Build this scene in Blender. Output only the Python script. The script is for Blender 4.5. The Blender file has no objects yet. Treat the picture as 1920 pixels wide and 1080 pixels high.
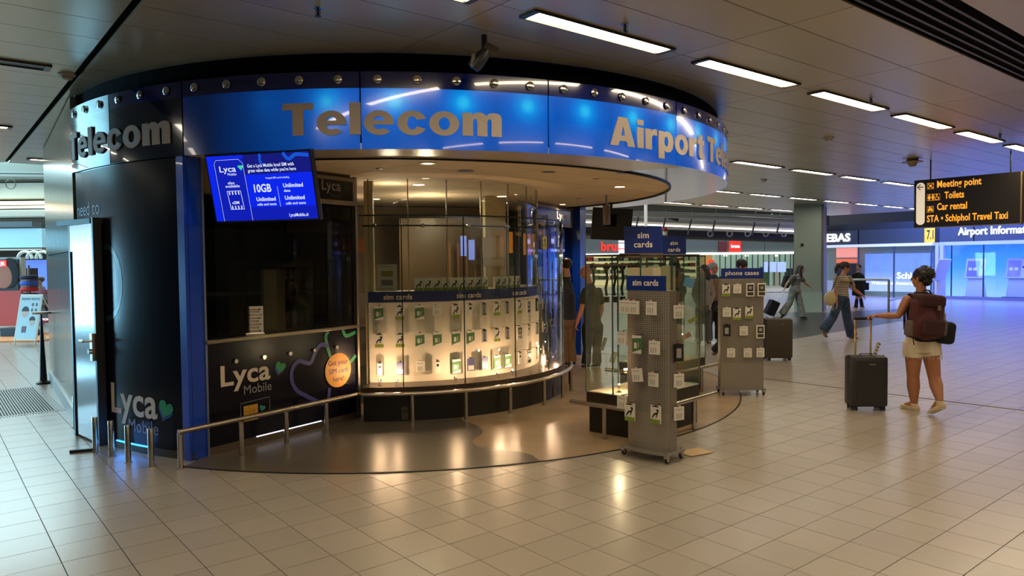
import bpy, bmesh, math, random
from mathutils import Vector, Matrix
random.seed(7)
PI = math.pi
# ------------------------------------------------------------------ camera, light, exposure
CAM_H = 1.7; PITCH = 0.0356484; ROLL = -0.0106761; FOC = 1360.7
def _cam_rot():
    cp, sp, cr, sr = math.cos(PITCH), math.sin(PITCH), math.cos(ROLL), math.sin(ROLL)
    base = Matrix(((1,0,0),(0,0,-1),(0,1,0)))
    Rp = Matrix(((1,0,0),(0,cp,-sp),(0,sp,cp))); Rr = Matrix(((cr,-sr,0),(sr,cr,0),(0,0,1)))
    return Rr @ Rp @ base            # world -> camera (x right, y down, z forward)
MCAM = _cam_rot()
sc = bpy.context.scene
col = sc.collection
cd = bpy.data.cameras.new('camera'); cam = bpy.data.objects.new('camera', cd); col.objects.link(cam)
cd.sensor_width = 36; cd.lens = 36*FOC/1920; cd.clip_start = .05; cd.clip_end = 300
mt = MCAM.transposed() @ Matrix(((1,0,0),(0,-1,0),(0,0,-1)))
cam.matrix_world = Matrix.Translation((0,0,CAM_H)) @ mt.to_4x4()
sc.camera = cam
vs = sc.view_settings
vs.view_transform = 'Standard'; vs.look = 'None'; vs.gamma = 1; vs.use_curve_mapping = False; vs.exposure = 0.0
w = bpy.data.worlds.new('world'); sc.world = w; w.use_nodes = True
w.node_tree.nodes['Background'].inputs[0].default_value = (.66, .66, .62, 1)
w.node_tree.nodes['Background'].inputs[1].default_value = .45
cy = sc.cycles
cy.max_bounces = 8; cy.transparent_max_bounces = 24; cy.diffuse_bounces = 3; cy.glossy_bounces = 4
cy.caustics_reflective = False; cy.caustics_refractive = False; cy.sample_clamp_indirect = 6
TH = .6836496
EA = Vector((math.cos(TH), math.sin(TH), 0)); EB = Vector((-math.sin(TH), math.cos(TH), 0))
def area(name, loc, target, sx, sy, power, colr):
    l = bpy.data.lights.new(name, 'AREA'); l.shape = 'RECTANGLE'; l.size = sx; l.size_y = sy; l.energy = power; l.color = colr
    o = bpy.data.objects.new(name, l); col.objects.link(o); o.location = loc
    d = Vector(target) - Vector(loc); o.rotation_euler = d.to_track_quat('-Z', 'Y').to_euler()
    return o
def point(name, loc, power, colr, rad=.02, parent=None):
    l = bpy.data.lights.new(name, 'POINT'); l.energy = power; l.color = colr; l.shadow_soft_size = rad
    o = bpy.data.objects.new(name, l); col.objects.link(o); o.location = loc
    return o
# daylight from the glazed entrance hall on the left
area('daylight_left', (-19, 12, 1.1), (-5, 8.5, 3.4), 6, 2.0, 1100, (.28, .70, 1))
area('skylight_left', (-17, 20, 6.5), (-15, 19, 0), 14, 9, 2800, (.62, .92, 1))
area('duct_fill', (10, 38, 6.9), (10, 37.5, 0), 24, 14, 2600, (.92, .98, 1))  # fill added below the deck to brighten the ducts and void
area('desk_blue_fill', (17.5, 27.0, 3.35), (18.2, 27.9, 0), 9, 4, 1100, (.12, .20, 1))  # blue fill added to tint the floor and brighten the kiosks

def ray(px, py):
    return MCAM.transposed() @ Vector(((px-960)/FOC, (py-540)/FOC, 1))
def P(px, py, Y):                      # the point seen at that place, Y metres ahead
    d = ray(px, py); return Vector((0,0,CAM_H)) + d*(Y/d.y)
def Z(px, py, z):                      # the same at height z
    d = ray(px, py); return Vector((0,0,CAM_H)) + d*((z-CAM_H)/d.z)
def G(px, py): return Z(px, py, 0)
def proj(v):
    c = MCAM @ (Vector(v)-Vector((0,0,CAM_H)))
    return 960+FOC*c.x/c.z, 540+FOC*c.y/c.z, c.z

# ------------------------------------------------------------------ materials
def lin(c):
    return tuple(((x/255)/12.92 if x/255 <= .04045 else ((x/255+.055)/1.055)**2.4) for x in c)
MATS = {}
def mat(name, c, rough=.5, metal=0, emit=None, es=1, coat=0, spec=.5, srgb=True):
    if name in MATS: return MATS[name]
    m = bpy.data.materials.new(name); m.use_nodes = True
    b = m.node_tree.nodes['Principled BSDF']
    c = lin(c) if srgb else c
    b.inputs['Base Color'].default_value = (*c, 1); b.inputs['Roughness'].default_value = rough
    b.inputs['Metallic'].default_value = metal; b.inputs['Coat Weight'].default_value = coat
    b.inputs['Coat Roughness'].default_value = .03
    b.inputs['Specular IOR Level'].default_value = spec
    if emit is not None:
        b.inputs['Emission Color'].default_value = (*lin(emit), 1); b.inputs['Emission Strength'].default_value = es
    MATS[name] = m; return m
def nd(m, t, **k):
    n = m.node_tree.nodes.new(t)
    for a, v in k.items(): setattr(n, a, v)
    return n
def lk(m, a, b): m.node_tree.links.new(a, b)
def bsdf(m): return m.node_tree.nodes['Principled BSDF']
def math_(m, op, a, b=None):
    n = nd(m, 'ShaderNodeMath', operation=op)
    for i, v in enumerate((a, b)):
        if v is None: continue
        if isinstance(v, (int, float)): n.inputs[i].default_value = v
        else: lk(m, v, n.inputs[i])
    return n.outputs[0]
def ramp(m, fac, stops):
    r = nd(m, 'ShaderNodeValToRGB'); e = r.color_ramp.elements
    e[0].position, e[0].color = stops[0][0], (*stops[0][1], 1)
    e[1].position, e[1].color = stops[-1][0], (*stops[-1][1], 1)
    for p, c in stops[1:-1]:
        x = e.new(p); x.color = (*c, 1)
    lk(m, fac, r.inputs[0]); return r.outputs[0]
def glass(name, tint=(.9,.95,.92), refl=1.0):
    m = bpy.data.materials.new(name); m.use_nodes = True; nt = m.node_tree; nt.nodes.clear()
    out = nd(m, 'ShaderNodeOutputMaterial'); mix = nd(m, 'ShaderNodeMixShader')
    tr = nd(m, 'ShaderNodeBsdfTransparent'); tr.inputs[0].default_value = (*tint, 1)
    gl = nd(m, 'ShaderNodeBsdfGlossy'); gl.inputs['Roughness'].default_value = .015; gl.inputs[0].default_value = (.95,.97,.97,1)
    lw = nd(m, 'ShaderNodeLayerWeight'); lw.inputs[0].default_value = .5
    f = math_(m, 'POWER', lw.outputs['Facing'], 4.0); f = math_(m, 'MULTIPLY', f, .8*refl); f = math_(m, 'ADD', f, .045*refl)
    lk(m, f, mix.inputs[0]); lk(m, tr.outputs[0], mix.inputs[1]); lk(m, gl.outputs[0], mix.inputs[2]); lk(m, mix.outputs[0], out.inputs[0])
    MATS[name] = m; return m
def rand_tint(m, base, amt, rough=.3, rv=.1, scale=3):
    b = bsdf(m)
    oi = nd(m, 'ShaderNodeObjectInfo'); ge = nd(m, 'ShaderNodeNewGeometry')
    r = math_(m, 'FRACT', math_(m, 'ADD', oi.outputs['Random'], ge.outputs['Random Per Island']))
    c = ramp(m, r, [(0, tuple(x*(1-amt) for x in base)), (1, tuple(x*(1+amt) for x in base))])
    no = nd(m, 'ShaderNodeTexNoise'); no.inputs['Scale'].default_value = scale; no.inputs['Detail'].default_value = 4
    lk(m, ge.outputs['Position'], no.inputs['Vector'])
    lk(m, c, b.inputs['Base Color'])
    lk(m, math_(m, 'ADD', math_(m, 'MULTIPLY', no.outputs[0], rv*2), rough-rv), b.inputs['Roughness'])
    return no
M_tile = mat('floor_tile', (170,158,138), .3)
_n = rand_tint(M_tile, (.42,.365,.295), .06, .33, .03, 1.3); bsdf(M_tile).inputs['Specular IOR Level'].default_value = .7; bsdf(M_tile).inputs['Coat Weight'].default_value = .45; bsdf(M_tile).inputs['Coat Roughness'].default_value = .2
_b = nd(M_tile, 'ShaderNodeBump'); _b.inputs['Strength'].default_value = .05; _b.inputs['Distance'].default_value = .02
_n2 = nd(M_tile, 'ShaderNodeTexNoise'); _n2.inputs['Scale'].default_value = 9
_g = nd(M_tile, 'ShaderNodeNewGeometry'); lk(M_tile, _g.outputs['Position'], _n2.inputs['Vector'])
lk(M_tile, _n2.outputs[0], _b.inputs['Height']); lk(M_tile, _b.outputs[0], bsdf(M_tile).inputs['Normal'])
M_grout = mat('grout', (36,28,20), .85)
M_panel = mat('ceiling_metal', (120,112,100), .4, .45)
rand_tint(M_panel, (.53,.45,.30), .03, .31, .03, 2)
M_dark = mat('black_void', (9,8,8), .9, spec=.1)
M_black = mat('black_plastic', (18,18,19), .45)
M_gloss_black = mat('gloss_black', (10,10,12), .12)
M_steel = mat('brushed_steel', (176,168,156), .3, .95)
def brushed(m, sx, sy, sz, amt=.12):
    tc = nd(m, 'ShaderNodeNewGeometry'); mp = nd(m, 'ShaderNodeMapping'); mp.inputs['Scale'].default_value = (sx, sy, sz)
    no = nd(m, 'ShaderNodeTexNoise'); no.inputs['Scale'].default_value = 1; no.inputs['Detail'].default_value = 5
    lk(m, tc.outputs['Position'], mp.inputs[0]); lk(m, mp.outputs[0], no.inputs['Vector'])
    lk(m, math_(m, 'ADD', math_(m, 'MULTIPLY', no.outputs[0], amt), .22), bsdf(m).inputs['Roughness'])
M_clad = mat('steel_cladding', (120,122,116), .2, .8)
M_door = mat('steel_door', (120,112,108), .16, .8)
M_rail = mat('rail_steel', (190,180,166), .26, 1.0)
M_navy = mat('navy_vinyl', (9,9,24), .2, coat=0, spec=.28)
M_navy_up = mat('navy_fascia', (10,22,88), .15, coat=1)
M_blue = mat('blue_panel', (12,62,176), .22, coat=.4)
M_sign = mat('sign_blue', (14,44,128), .4)
M_white = mat('white_card', (222,216,204), .6)
M_letter = mat('cream_letter', (205,190,170), .5)
M_soft = mat('soffit_tile', (222,200,168), .85)
M_glass = glass('clear_glass', (.955,.97,.95))
M_glass_f = glass('front_glass', (.95,.97,.99), .25)
M_glass_g = glass('green_glass', (.93,.96,.93), 1.3)
M_glass_d = glass('dark_window', (.30,.31,.30), 1.1)
M_edge = mat('glass_edge', (60,84,70), .2)
M_warm = mat('warm_lens', (255,235,200), .4, emit=(255,226,170), es=9)
M_green = mat('logo_green', (30,140,84), .45)
M_blueheart = mat('logo_blue', (40,58,140), .45)

# ------------------------------------------------------------------ geometry helpers
class MB:
    def __init__(s): s.b = bmesh.new()
    def vf(s, vs_, fs):
        v = [s.b.verts.new(p) for p in vs_]
        for f in fs:
            try: s.b.faces.new([v[i] for i in f])
            except ValueError: pass
        return v
    def box(s, c, d, rot=None, top=False, bev=0):
        x, y, z = d[0]/2, d[1]/2, d[2]/2
        pts = [Vector(p) for p in ((-x,-y,-z),(x,-y,-z),(x,y,-z),(-x,y,-z),(-x,-y,z),(x,-y,z),(x,y,z),(-x,y,z))]
        if rot is not None:
            if isinstance(rot, (int, float)): rot = Matrix.Rotation(rot, 3, 'Z')
            pts = [rot @ p for p in pts]
        pts = [p+Vector(c) for p in pts]
        fs = [(3,2,1,0),(4,5,6,7),(0,1,5,4),(1,2,6,5),(2,3,7,6),(3,0,4,7)]
        v = s.vf(pts, fs)
        if bev:
            es = list({e for q in v for e in q.link_edges})
            bmesh.ops.bevel(s.b, geom=es, offset=bev, segments=2, affect='EDGES', profile=.5)
        return s
    def prism(s, pts, z0, z1):         # polygon in xy extruded
        n = len(pts)
        s.vf([(p[0],p[1],z0) for p in pts]+[(p[0],p[1],z1) for p in pts],
             [tuple(reversed(range(n))), tuple(range(n, 2*n))]+[(i,(i+1)%n,(i+1)%n+n,i+n) for i in range(n)])
        return s
    def tube(s, path, r, n=12, cap=True, closed=False):
        path = [Vector(p) for p in path]; m = len(path)
        rs = r if isinstance(r, (list, tuple)) else [r]*m
        rings = []; up = None
        for i, p in enumerate(path):
            a = path[i-1] if i > 0 or closed else p; c = path[(i+1) % m] if i < m-1 or closed else p
            t = (c-a).normalized()
            if up is None:
                up = Vector((0,0,1)) if abs(t.z) < .9 else Vector((1,0,0))
            x = t.cross(up)
            if x.length < 1e-6: x = t.cross(Vector((0,1,0)))
            x.normalize(); y = x.cross(t).normalized(); up = y
            ra = rs[i]; rx, ry = ra if isinstance(ra, tuple) else (ra, ra)
            rings.append([s.b.verts.new(p + x*rx*math.cos(2*PI*k/n) + y*ry*math.sin(2*PI*k/n)) for k in range(n)])
        for i in range(m if closed else m-1):
            A, B = rings[i], rings[(i+1) % m]
            for k in range(n): s.b.faces.new((A[k], A[(k+1)%n], B[(k+1)%n], B[k]))
        if cap and not closed:
            s.b.faces.new(list(reversed(rings[0]))); s.b.faces.new(rings[-1])
        return s
    def cyl(s, a, b, r, n=16): return s.tube([a, b], r, n)
    def lathe(s, prof, o=(0,0,0), n=24, rot=None):
        o = Vector(o); rings = []
        for r, z in prof:
            ring = []
            for k in range(n):
                p = Vector((r*math.cos(2*PI*k/n), r*math.sin(2*PI*k/n), z))
                if rot is not None: p = rot @ p
                ring.append(s.b.verts.new(o+p))
            rings.append(ring)
        for i in range(len(prof)-1):
            A, B = rings[i], rings[i+1]
            for k in range(n): s.b.faces.new((A[k], A[(k+1)%n], B[(k+1)%n], B[k]))
        s.b.faces.new(list(reversed(rings[0]))); s.b.faces.new(rings[-1])
        return s
    def ell(s, c, r, rot=None, n=2):
        m = Matrix.Diagonal((*([r]*3 if isinstance(r,(int,float)) else r), 1))
        if rot is not None: m = rot.to_4x4() @ m
        bmesh.ops.create_icosphere(s.b, subdivisions=n, radius=1, matrix=Matrix.Translation(c) @ m); return s
    def arc(s, c, R0, R1, a0, a1, z0, z1, step=2.0):     # curved wall, degrees
        k = max(1, int(abs(a1-a0)/step+.999)); rows = []
        for i in range(k+1):
            t = math.radians(a0+(a1-a0)*i/k); cs, sn = math.cos(t), math.sin(t)
            rows.append([s.b.verts.new((c[0]+R*cs, c[1]+R*sn, z)) for R, z in ((R0,z0),(R1,z0),(R1,z1),(R0,z1))])
        for i in range(k):
            A, B = rows[i], rows[i+1]
            for j in range(4): s.b.faces.new((A[j], A[(j+1)%4], B[(j+1)%4], B[j]))
        s.b.faces.new(rows[0]); s.b.faces.new(list(reversed(rows[-1])))
        return s
    def build(s, name, m, parent=None, smooth=False, loc=None):
        bmesh.ops.recalc_face_normals(s.b, faces=s.b.faces)
        me = bpy.data.meshes.new(name); s.b.to_mesh(me); s.b.free()
        if smooth:
            for p in me.polygons: p.use_smooth = True
            me.set_sharp_from_angle(angle=math.radians(38))
        return link(name, me, m, parent)
def link(name, me, m, parent=None):
    if m is not None and not me.materials: me.materials.append(m)
    o = bpy.data.objects.new(name, me); col.objects.link(o)
    if parent is not None: 
        o.parent = parent
    return o
def tag(o, label=None, cat=None, group=None, kind=None):
    if label: o['label'] = label
    if cat: o['category'] = cat
    if group: o['group'] = group
    if kind: o['kind'] = kind
    return o
def thing(name, label, cat, loc=(0,0,0), rz=0, group=None):
    o = bpy.data.objects.new(name, None); col.objects.link(o); o.empty_display_size = .1
    o.location = loc; o.rotation_euler = (0,0,rz); return tag(o, label, cat, group)
def kids(o): return CH.get(o.name, [])
def copy_tree(src, loc, rz, label=None, group=None, children=None):
    r = src.copy(); col.objects.link(r); r.location = loc; r.rotation_euler = (0,0,rz)
    if label: r['label'] = label
    if group: r['group'] = group
    for ch, gk in children:
        c = ch.copy(); col.objects.link(c); c.parent = r
        for g in gk:
            d = g.copy(); col.objects.link(d); d.parent = c
    return r
def glyphs(s, name, m, fmap, height, width, depth, parent_fn):
    E = lambda cx, cy, rx, ry, a0, a1, n=20: [(cx+rx*math.cos(math.radians(a0+(a1-a0)*k/n)), cy+ry*math.sin(math.radians(a0+(a1-a0)*k/n))) for k in range(n+1)]
    D = {
     'T': ([[(0,1),(.72,1),(.72,.79),(.49,.79),(.49,0),(.23,0),(.23,.79),(0,.79)]], .72),
     'l': ([[(0,0),(.25,0),(.25,1),(0,1)]], .25),
     'i': ([[(0,0),(.24,0),(.24,.73),(0,.73)],[(0,.81),(.24,.81),(.24,1),(0,1)]], .24),
     'o': ([E(.345,.365,.345,.385,0,355,35), E(.345,.365,.125,.20,0,350,24)], .69),
     'c': ([E(.34,.365,.34,.385,22,332,30)+[(.43,.27)]+E(.34,.365,.115,.205,325,35,22)+[(.43,.46)]], .65),
     'e': ([E(.34,.365,.34,.385,-9,318,32)+[(.43,.20)]+E(.34,.30,.12,.14,300,180,12)+[(.22,.305)], E(.34,.44,.115,.125,0,180,12)], .68),
     'm': ([[(0,0),(0,.73),(.23,.73),(.23,.65),(.29,.72),(.37,.75),(.46,.745),(.53,.70),(.57,.645),(.63,.72),(.73,.75),(.83,.74),(.91,.69),(.94,.6),(.94,0),(.69,0),(.69,.47),(.675,.53),(.64,.55),(.61,.52),(.595,.46),(.595,0),(.345,0),(.345,.47),(.33,.53),(.295,.55),(.265,.52),(.25,.46),(.25,0)]], .94),
     'A': ([[(0,0),(.28,1),(.58,1),(.86,0),(.59,0),(.55,.17),(.31,.17),(.27,0)], [(.36,.36),(.50,.36),(.43,.69)]], .86),
     'r': ([[(0,0),(0,.73),(.22,.73),(.22,.61),(.28,.71),(.36,.75),(.46,.745),(.46,.52),(.37,.535),(.29,.51),(.255,.45),(.25,.36),(.25,0)]], .46),
     'p': ([[(0,-.27),(0,.73),(.225,.73),(.225,.655),(.29,.73),(.38,.75),(.52,.72),(.63,.60),(.67,.37),(.63,.14),(.52,.01),(.38,-.02),(.29,.01),(.25,.06),(.25,-.27)], E(.335,.365,.09,.185,0,350,20)], .67),
     't': ([[(.10,.18),(.10,.55),(0,.55),(0,.73),(.10,.73),(.10,.93),(.34,.93),(.34,.73),(.46,.73),(.46,.55),(.34,.55),(.34,.24),(.37,.18),(.46,.18),(.46,0),(.30,-.02),(.18,.0),(.12,.07)]], .46)}
    tot = sum(D[ch][1] for ch in s)+.075*(len(s)-1); kx = width/tot; x = 0
    for ch in s:
        cs, wd = D[ch]; cu = bpy.data.curves.new('g', 'CURVE'); cu.dimensions = '2D'; cu.fill_mode = 'BOTH'; cu.extrude = depth/2
        for c in cs:
            spn = cu.splines.new('POLY'); spn.points.add(len(c)-1); spn.use_cyclic_u = True
            for q, (a, b_) in zip(spn.points, c): q.co = (a*kx, b_*height, 0, 1)
        o = bpy.data.objects.new('g', cu); col.objects.link(o); dg = bpy.context.evaluated_depsgraph_get()
        me = bpy.data.meshes.new_from_object(o.evaluated_get(dg)); bpy.data.objects.remove(o); bpy.data.curves.remove(cu); me.materials.clear(); me.name = name
        for v in me.vertices: v.co = fmap(x*kx+v.co.x, v.co.y, v.co.z+depth/2)
        me.update(); parent_fn(link(name, me, m)); x += wd+.075
def tree_of(root):
    allo = [o for o in col.objects]
    return [(c, [g for g in allo if g.parent == c]) for c in allo if c.parent == root]
# lettering: built-in font turned into solid meshes
_cap = {}
def txt_mesh(s, bold=0.0, depth=.01, cond=0, res=3):
    cu = bpy.data.curves.new('t', 'FONT'); cu.body = s; cu.size = 1; cu.offset = bold; cu.extrude = depth/2; cu.resolution_u = res
    cu.space_character = 1.0 + bold*1.6 + cond; cu.space_line = .92
    o = bpy.data.objects.new('t', cu); col.objects.link(o)
    dg = bpy.context.evaluated_depsgraph_get(); me = bpy.data.meshes.new_from_object(o.evaluated_get(dg))
    bpy.data.objects.remove(o); bpy.data.curves.remove(cu); me.materials.clear(); return me
def cap_h():
    if 'H' not in _cap:
        me = txt_mesh('H'); _cap['H'] = max(v.co.y for v in me.vertices)
    return _cap['H']
def letters(s, name, m, fmap, height, width=None, x0=0, y0=0, bold=0.0, depth=.006, parent=None, align='l', cond=0, res=3):
    """fmap(u, v, n) -> world point; u along the line, v up, n outwards"""
    k = height/cap_h()
    me = txt_mesh(s, bold, depth/k, cond, res)
    xs = [v.co.x for v in me.vertices]; a, b = min(xs), max(xs)
    kx = k if width is None else width/(b-a)
    off = {'l': 0, 'c': -(b-a)*kx/2, 'r': -(b-a)*kx}[align]
    for v in me.vertices:
        v.co = fmap(x0+off+(v.co.x-a)*kx, y0+v.co.y*k, v.co.z*k+depth/2)
    me.update(); o = link(name, me, m, parent)
    return o
def plane_map(O, ux, uz=(0,0,1), lift=.001):
    O = Vector(O); ux = Vector(ux).normalized(); uz = Vector(uz).normalized(); n = ux.cross(uz)
    return lambda u, v, d=0: O + ux*u + uz*v + n*(d+lift)
def cyl_map(c, R, a0, z0, lift=.001):     # a0 in degrees; u metres along the arc, seen from outside running left to right
    def f(u, v, d=0):
        t = math.radians(a0) + u/R
        return Vector((c[0]+(R+d+lift)*math.cos(t), c[1]+(R+d+lift)*math.sin(t), z0+v))
    return f
def flat(pts, name, m, fmap, depth=.002, parent=None):   # polygon laid on a mapped surface
    b = bmesh.new(); n = len(pts)
    f0 = [b.verts.new(fmap(u, v, 0)) for u, v in pts]; f1 = [b.verts.new(fmap(u, v, depth)) for u, v in pts]
    b.faces.new(f1)
    for i in range(n): b.faces.new((f0[i], f0[(i+1)%n], f1[(i+1)%n], f1[i]))
    bmesh.ops.recalc_face_normals(b, faces=b.faces)
    bmesh.ops.triangulate(b, faces=[f for f in b.faces if len(f.verts) > 4])
    me = bpy.data.meshes.new(name); b.to_mesh(me); b.free(); return link(name, me, m, parent)
def rect(u0, v0, u1, v1): return [(u0,v0),(u1,v0),(u1,v1),(u0,v1)]
def disc(u, v, r, n=28, ry=None): return [(u+r*math.cos(2*PI*k/n), v+(ry or r)*math.sin(2*PI*k/n)) for k in range(n)]
def stroke(path, wd, closed=False):       # ribbon polygon quads around a polyline
    out = []; m = len(path)
    L, R_ = [], []
    for i in range(m):
        a = path[i-1] if (i > 0 or closed) else path[i]; c = path[(i+1) % m] if (i < m-1 or closed) else path[i]
        dx, dy = c[0]-a[0], c[1]-a[1]; l = math.hypot(dx, dy) or 1
        nx, ny = -dy/l*wd/2, dx/l*wd/2
        L.append((path[i][0]+nx, path[i][1]+ny)); R_.append((path[i][0]-nx, path[i][1]-ny))
    return L, R_
def ribbon(path, wd, name, m, fmap, depth=.002, parent=None, closed=False):
    L, R_ = stroke(path, wd, closed); b = bmesh.new(); k = len(path)
    a = [b.verts.new(fmap(u, v, depth)) for u, v in L]; c = [b.verts.new(fmap(u, v, depth)) for u, v in R_]
    for i in range(k if closed else k-1):
        b.faces.new((a[i], a[(i+1)%k], c[(i+1)%k], c[i]))
    bmesh.ops.recalc_face_normals(b, faces=b.faces)
    me = bpy.data.meshes.new(name); b.to_mesh(me); b.free(); return link(name, me, m, parent)
def heart(cx, cy, s, rot=0, n=40):         # tilted rounded heart with its point at lower left
    pts = []
    for k in range(n):
        t = 2*PI*k/n; x = 16*math.sin(t)**3/17; y = (13*math.cos(t)-5*math.cos(2*t)-2*math.cos(3*t)-math.cos(4*t))/17
        pts.append((cx+s*(x*math.cos(rot)-y*math.sin(rot)), cy+s*(x*math.sin(rot)+y*math.cos(rot))))
    return pts
def struct(o, kind='structure'): o['kind'] = kind; return o
# ================================================================== SETTING: floor
KC = (-1.338, 10.153); KR = 4.17            # kiosk circle
FR = 4.33                                    # its floor disc
S = .1812454*1.7
FO = Vector((-.4615878*1.7, 2.8273489*1.7, 0))
b = MB(); b.vf([(-70,-14,-.008),(70,-14,-.008),(70,90,-.008),(-70,90,-.008)], [(0,1,2,3)])
M_fbase = mat('floor_beyond', (150,138,120), .3)
def floor_base_nodes(m):
    ge = nd(m, 'ShaderNodeNewGeometry'); mp = nd(m, 'ShaderNodeMapping'); mp.vector_type = 'TEXTURE'
    mp.inputs['Location'].default_value = FO; mp.inputs['Rotation'].default_value = (0,0,TH); mp.inputs['Scale'].default_value = (S,S,S)
    br = nd(m, 'ShaderNodeTexBrick'); br.offset = 0
    for k, v in (('Scale',1),('Mortar Size',.006),('Brick Width',1),('Row Height',1)): br.inputs[k].default_value = v
    br.inputs['Color1'].default_value = (.40,.355,.295,1); br.inputs['Color2'].default_value = (.37,.33,.275,1); br.inputs['Mortar'].default_value = (.05,.042,.035,1)
    lk(m, ge.outputs['Position'], mp.inputs[0]); lk(m, mp.outputs[0], br.inputs[0]); lk(m, br.outputs[0], bsdf(m).inputs['Base Color'])
floor_base_nodes(M_fbase)
floor = struct(b.build('floor', M_fbase))
bed = MB(); bed.vf([(-26,.2,-.004),(34,.2,-.004),(34,38,-.004),(-26,38,-.004)], [(0,1,2,3)])
bed.build('grout_bed', M_grout, floor)
MAT_A, MAT_B = G(0,785), G(135,722)
def in_mat(x, y):                            # ribbed entrance mat on the left
    p = Vector((x,y,0))-Vector((-5.55,8.35,0)); a = p.dot(EB); c = -p.dot(EA); return 0 < a < 2.35 and -.35 < c < 9
def in_disc(x, y, mrg=0):                    # the kiosk's own floor: a sector of the disc
    a = math.degrees(math.atan2(y-KC[1], x-KC[0])); return math.hypot(x-KC[0], y-KC[1]) < FR-mrg and -110.3+mrg*3 < a < 75
tiles = []
hs = S/2-.0025
for i in range(-60, 140):
    for j in range(-110, 110):
        c = FO + EA*(S*(i+.5)) - EB*(S*(j+.5))
        if c.y < .9 or c.y > 37 or abs(c.x) > .78*c.y+2.4: continue
        if in_disc(c.x, c.y, .24): continue
        if math.hypot(c.x-KC[0], c.y-KC[1]) < KR-.3: continue
        if in_mat(c.x, c.y): continue
        px, py, d = proj(c)
        tiles.append((c, px, py, d))
vis = [t for t in tiles if -20 < t[1] < 1940 and t[2] < 1100]
vis.sort(key=lambda t: -(1/t[3]**2)*(1.7/t[3]))
near = vis[:300]; nearset = set(id(t) for t in near)
def tile_mesh():
    b = MB(); b.box((0,0,-.003), (2*hs,2*hs,.006)); b.b.faces.ensure_lookup_table()
    bmesh.ops.delete(b.b, geom=[b.b.faces[0]], context='FACES')
    bmesh.ops.rotate(b.b, cent=(0,0,0), matrix=Matrix.Rotation(TH,3,'Z'), verts=b.b.verts)
    me = bpy.data.meshes.new('floor_tile'); b.b.to_mesh(me); b.b.free(); me.materials.append(M_tile); return me
tm = tile_mesh()
for t in near:
    o = bpy.data.objects.new('floor_tile', tm); col.objects.link(o); o.parent = floor
    o.location = t[0]+Vector((0,0,random.uniform(-.0004,.0004)))
vsx, fcs = [], []
ux, uy = EA*hs, -EB*hs
for t in tiles:
    if id(t) in nearset: continue
    c = t[0]; k = len(vsx)
    q = [c-ux-uy, c+ux-uy, c+ux+uy, c-ux+uy]
    vsx += [tuple(p) for p in q]+[(p.x,p.y,-.004) for p in q]
    fcs += [(k+3,k+2,k+1,k)]+[(k+a,k+(a+1)%4,k+4+(a+1)%4,k+4+a) for a in range(4)]
me = bpy.data.meshes.new('far_tiles'); me.from_pydata(vsx, [], fcs); me.update()
bb = bmesh.new(); bb.from_mesh(me); bmesh.ops.recalc_face_normals(bb, faces=bb.faces)
bb.to_mesh(me); bb.free()
if me.polygons[0].normal.z < 0: me.flip_normals()
o = link('floor_tile_field', me, M_tile, floor); o['kind'] = 'stuff'
# expansion joint running across the tiles
b = MB(); a0, a1 = G(1400,706), G(1960,775); dd = (a1-a0).normalized()
b.box((a0+a1)/2+Vector((0,0,.002)), ((a1-a0).length, .018, .004), math.atan2(dd.y, dd.x)); b.build('expansion_joint', mat('joint_metal', (86,74,64), .5, .5), floor)
# dark lane in front of the far shops
lane = MB(); q = [G(1320,640), G(1485,636), G(1700,600), G(1760,585), G(1720,577), G(1560,586), G(1440,586), G(1300,606)]
lane.prism([(p.x,p.y) for p in q], .0, .004); lane.build('dark_floor_strip', mat('dark_lane', (52,52,56), .3), floor)
# ribbed mat: one object with slats as real relief
b = MB(); mo = Vector((-5.55,8.35,0))
for k in range(300):
    c = mo - EA*(-.3+k*.028) + EB*1.17
    b.box((c.x,c.y,.001), (.013, 2.34, .008), TH)
o = b.build('entrance_mat', mat('mat_alu', (128,126,120), .4, .5)); tag(o, 'grey ribbed metal entrance mat set in the floor at the left', 'mat', kind='stuff')
b = MB(); c = mo - EA*3.9 + EB*1.17; b.box((c.x,c.y,-.003), (8.5,2.4,.004), TH); b.build('mat_well', mat('mat_dark', (48,46,44), .8), o)
# kiosk floor disc: tan, with grey wavy field, dark rim
disc_f = MB(); disc_f.prism([(KC[0]+FR*math.cos(math.radians(-109.8+185*k/110)), KC[1]+FR*math.sin(math.radians(-109.8+185*k/110))) for k in range(111)]+[KC], -.002, .004)
M_lino = mat('tan_lino', (176,146,108), .3)
def mottled(m, c1, c2, sc_=1.5, rough=.26):
    ge = nd(m, 'ShaderNodeNewGeometry'); no = nd(m, 'ShaderNodeTexNoise'); no.inputs['Scale'].default_value = sc_; no.inputs['Detail'].default_value = 6
    lk(m, ge.outputs['Position'], no.inputs['Vector']); lk(m, ramp(m, no.outputs[0], [(.35, c1), (.65, c2)]), bsdf(m).inputs['Base Color'])
    bsdf(m).inputs['Roughness'].default_value = rough
mottled(M_lino, (.32,.22,.125), (.41,.29,.175))
dk = struct(disc_f.build('trim_1', M_lino)); 
M_greylino = mat('grey_lino', (92,84,74), .2); mottled(M_greylino, (.095,.08,.062), (.115,.097,.075), 2, .3)
wave = [(866,788),(880,793),(897,800),(906,809),(901,817),(890,823),(886,829),(892,836),(908,841),(940,845),(975,848),(997,854),(1010,863)]
poly = [G(*p) for p in wave]; poly = [(p.x,p.y) for p in poly]
a1 = math.degrees(math.atan2(poly[-1][1]-KC[1], poly[-1][0]-KC[0]))
poly[-1] = (KC[0]+(FR-.02)*math.cos(math.radians(a1)), KC[1]+(FR-.02)*math.sin(math.radians(a1)))
k = 40
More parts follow.
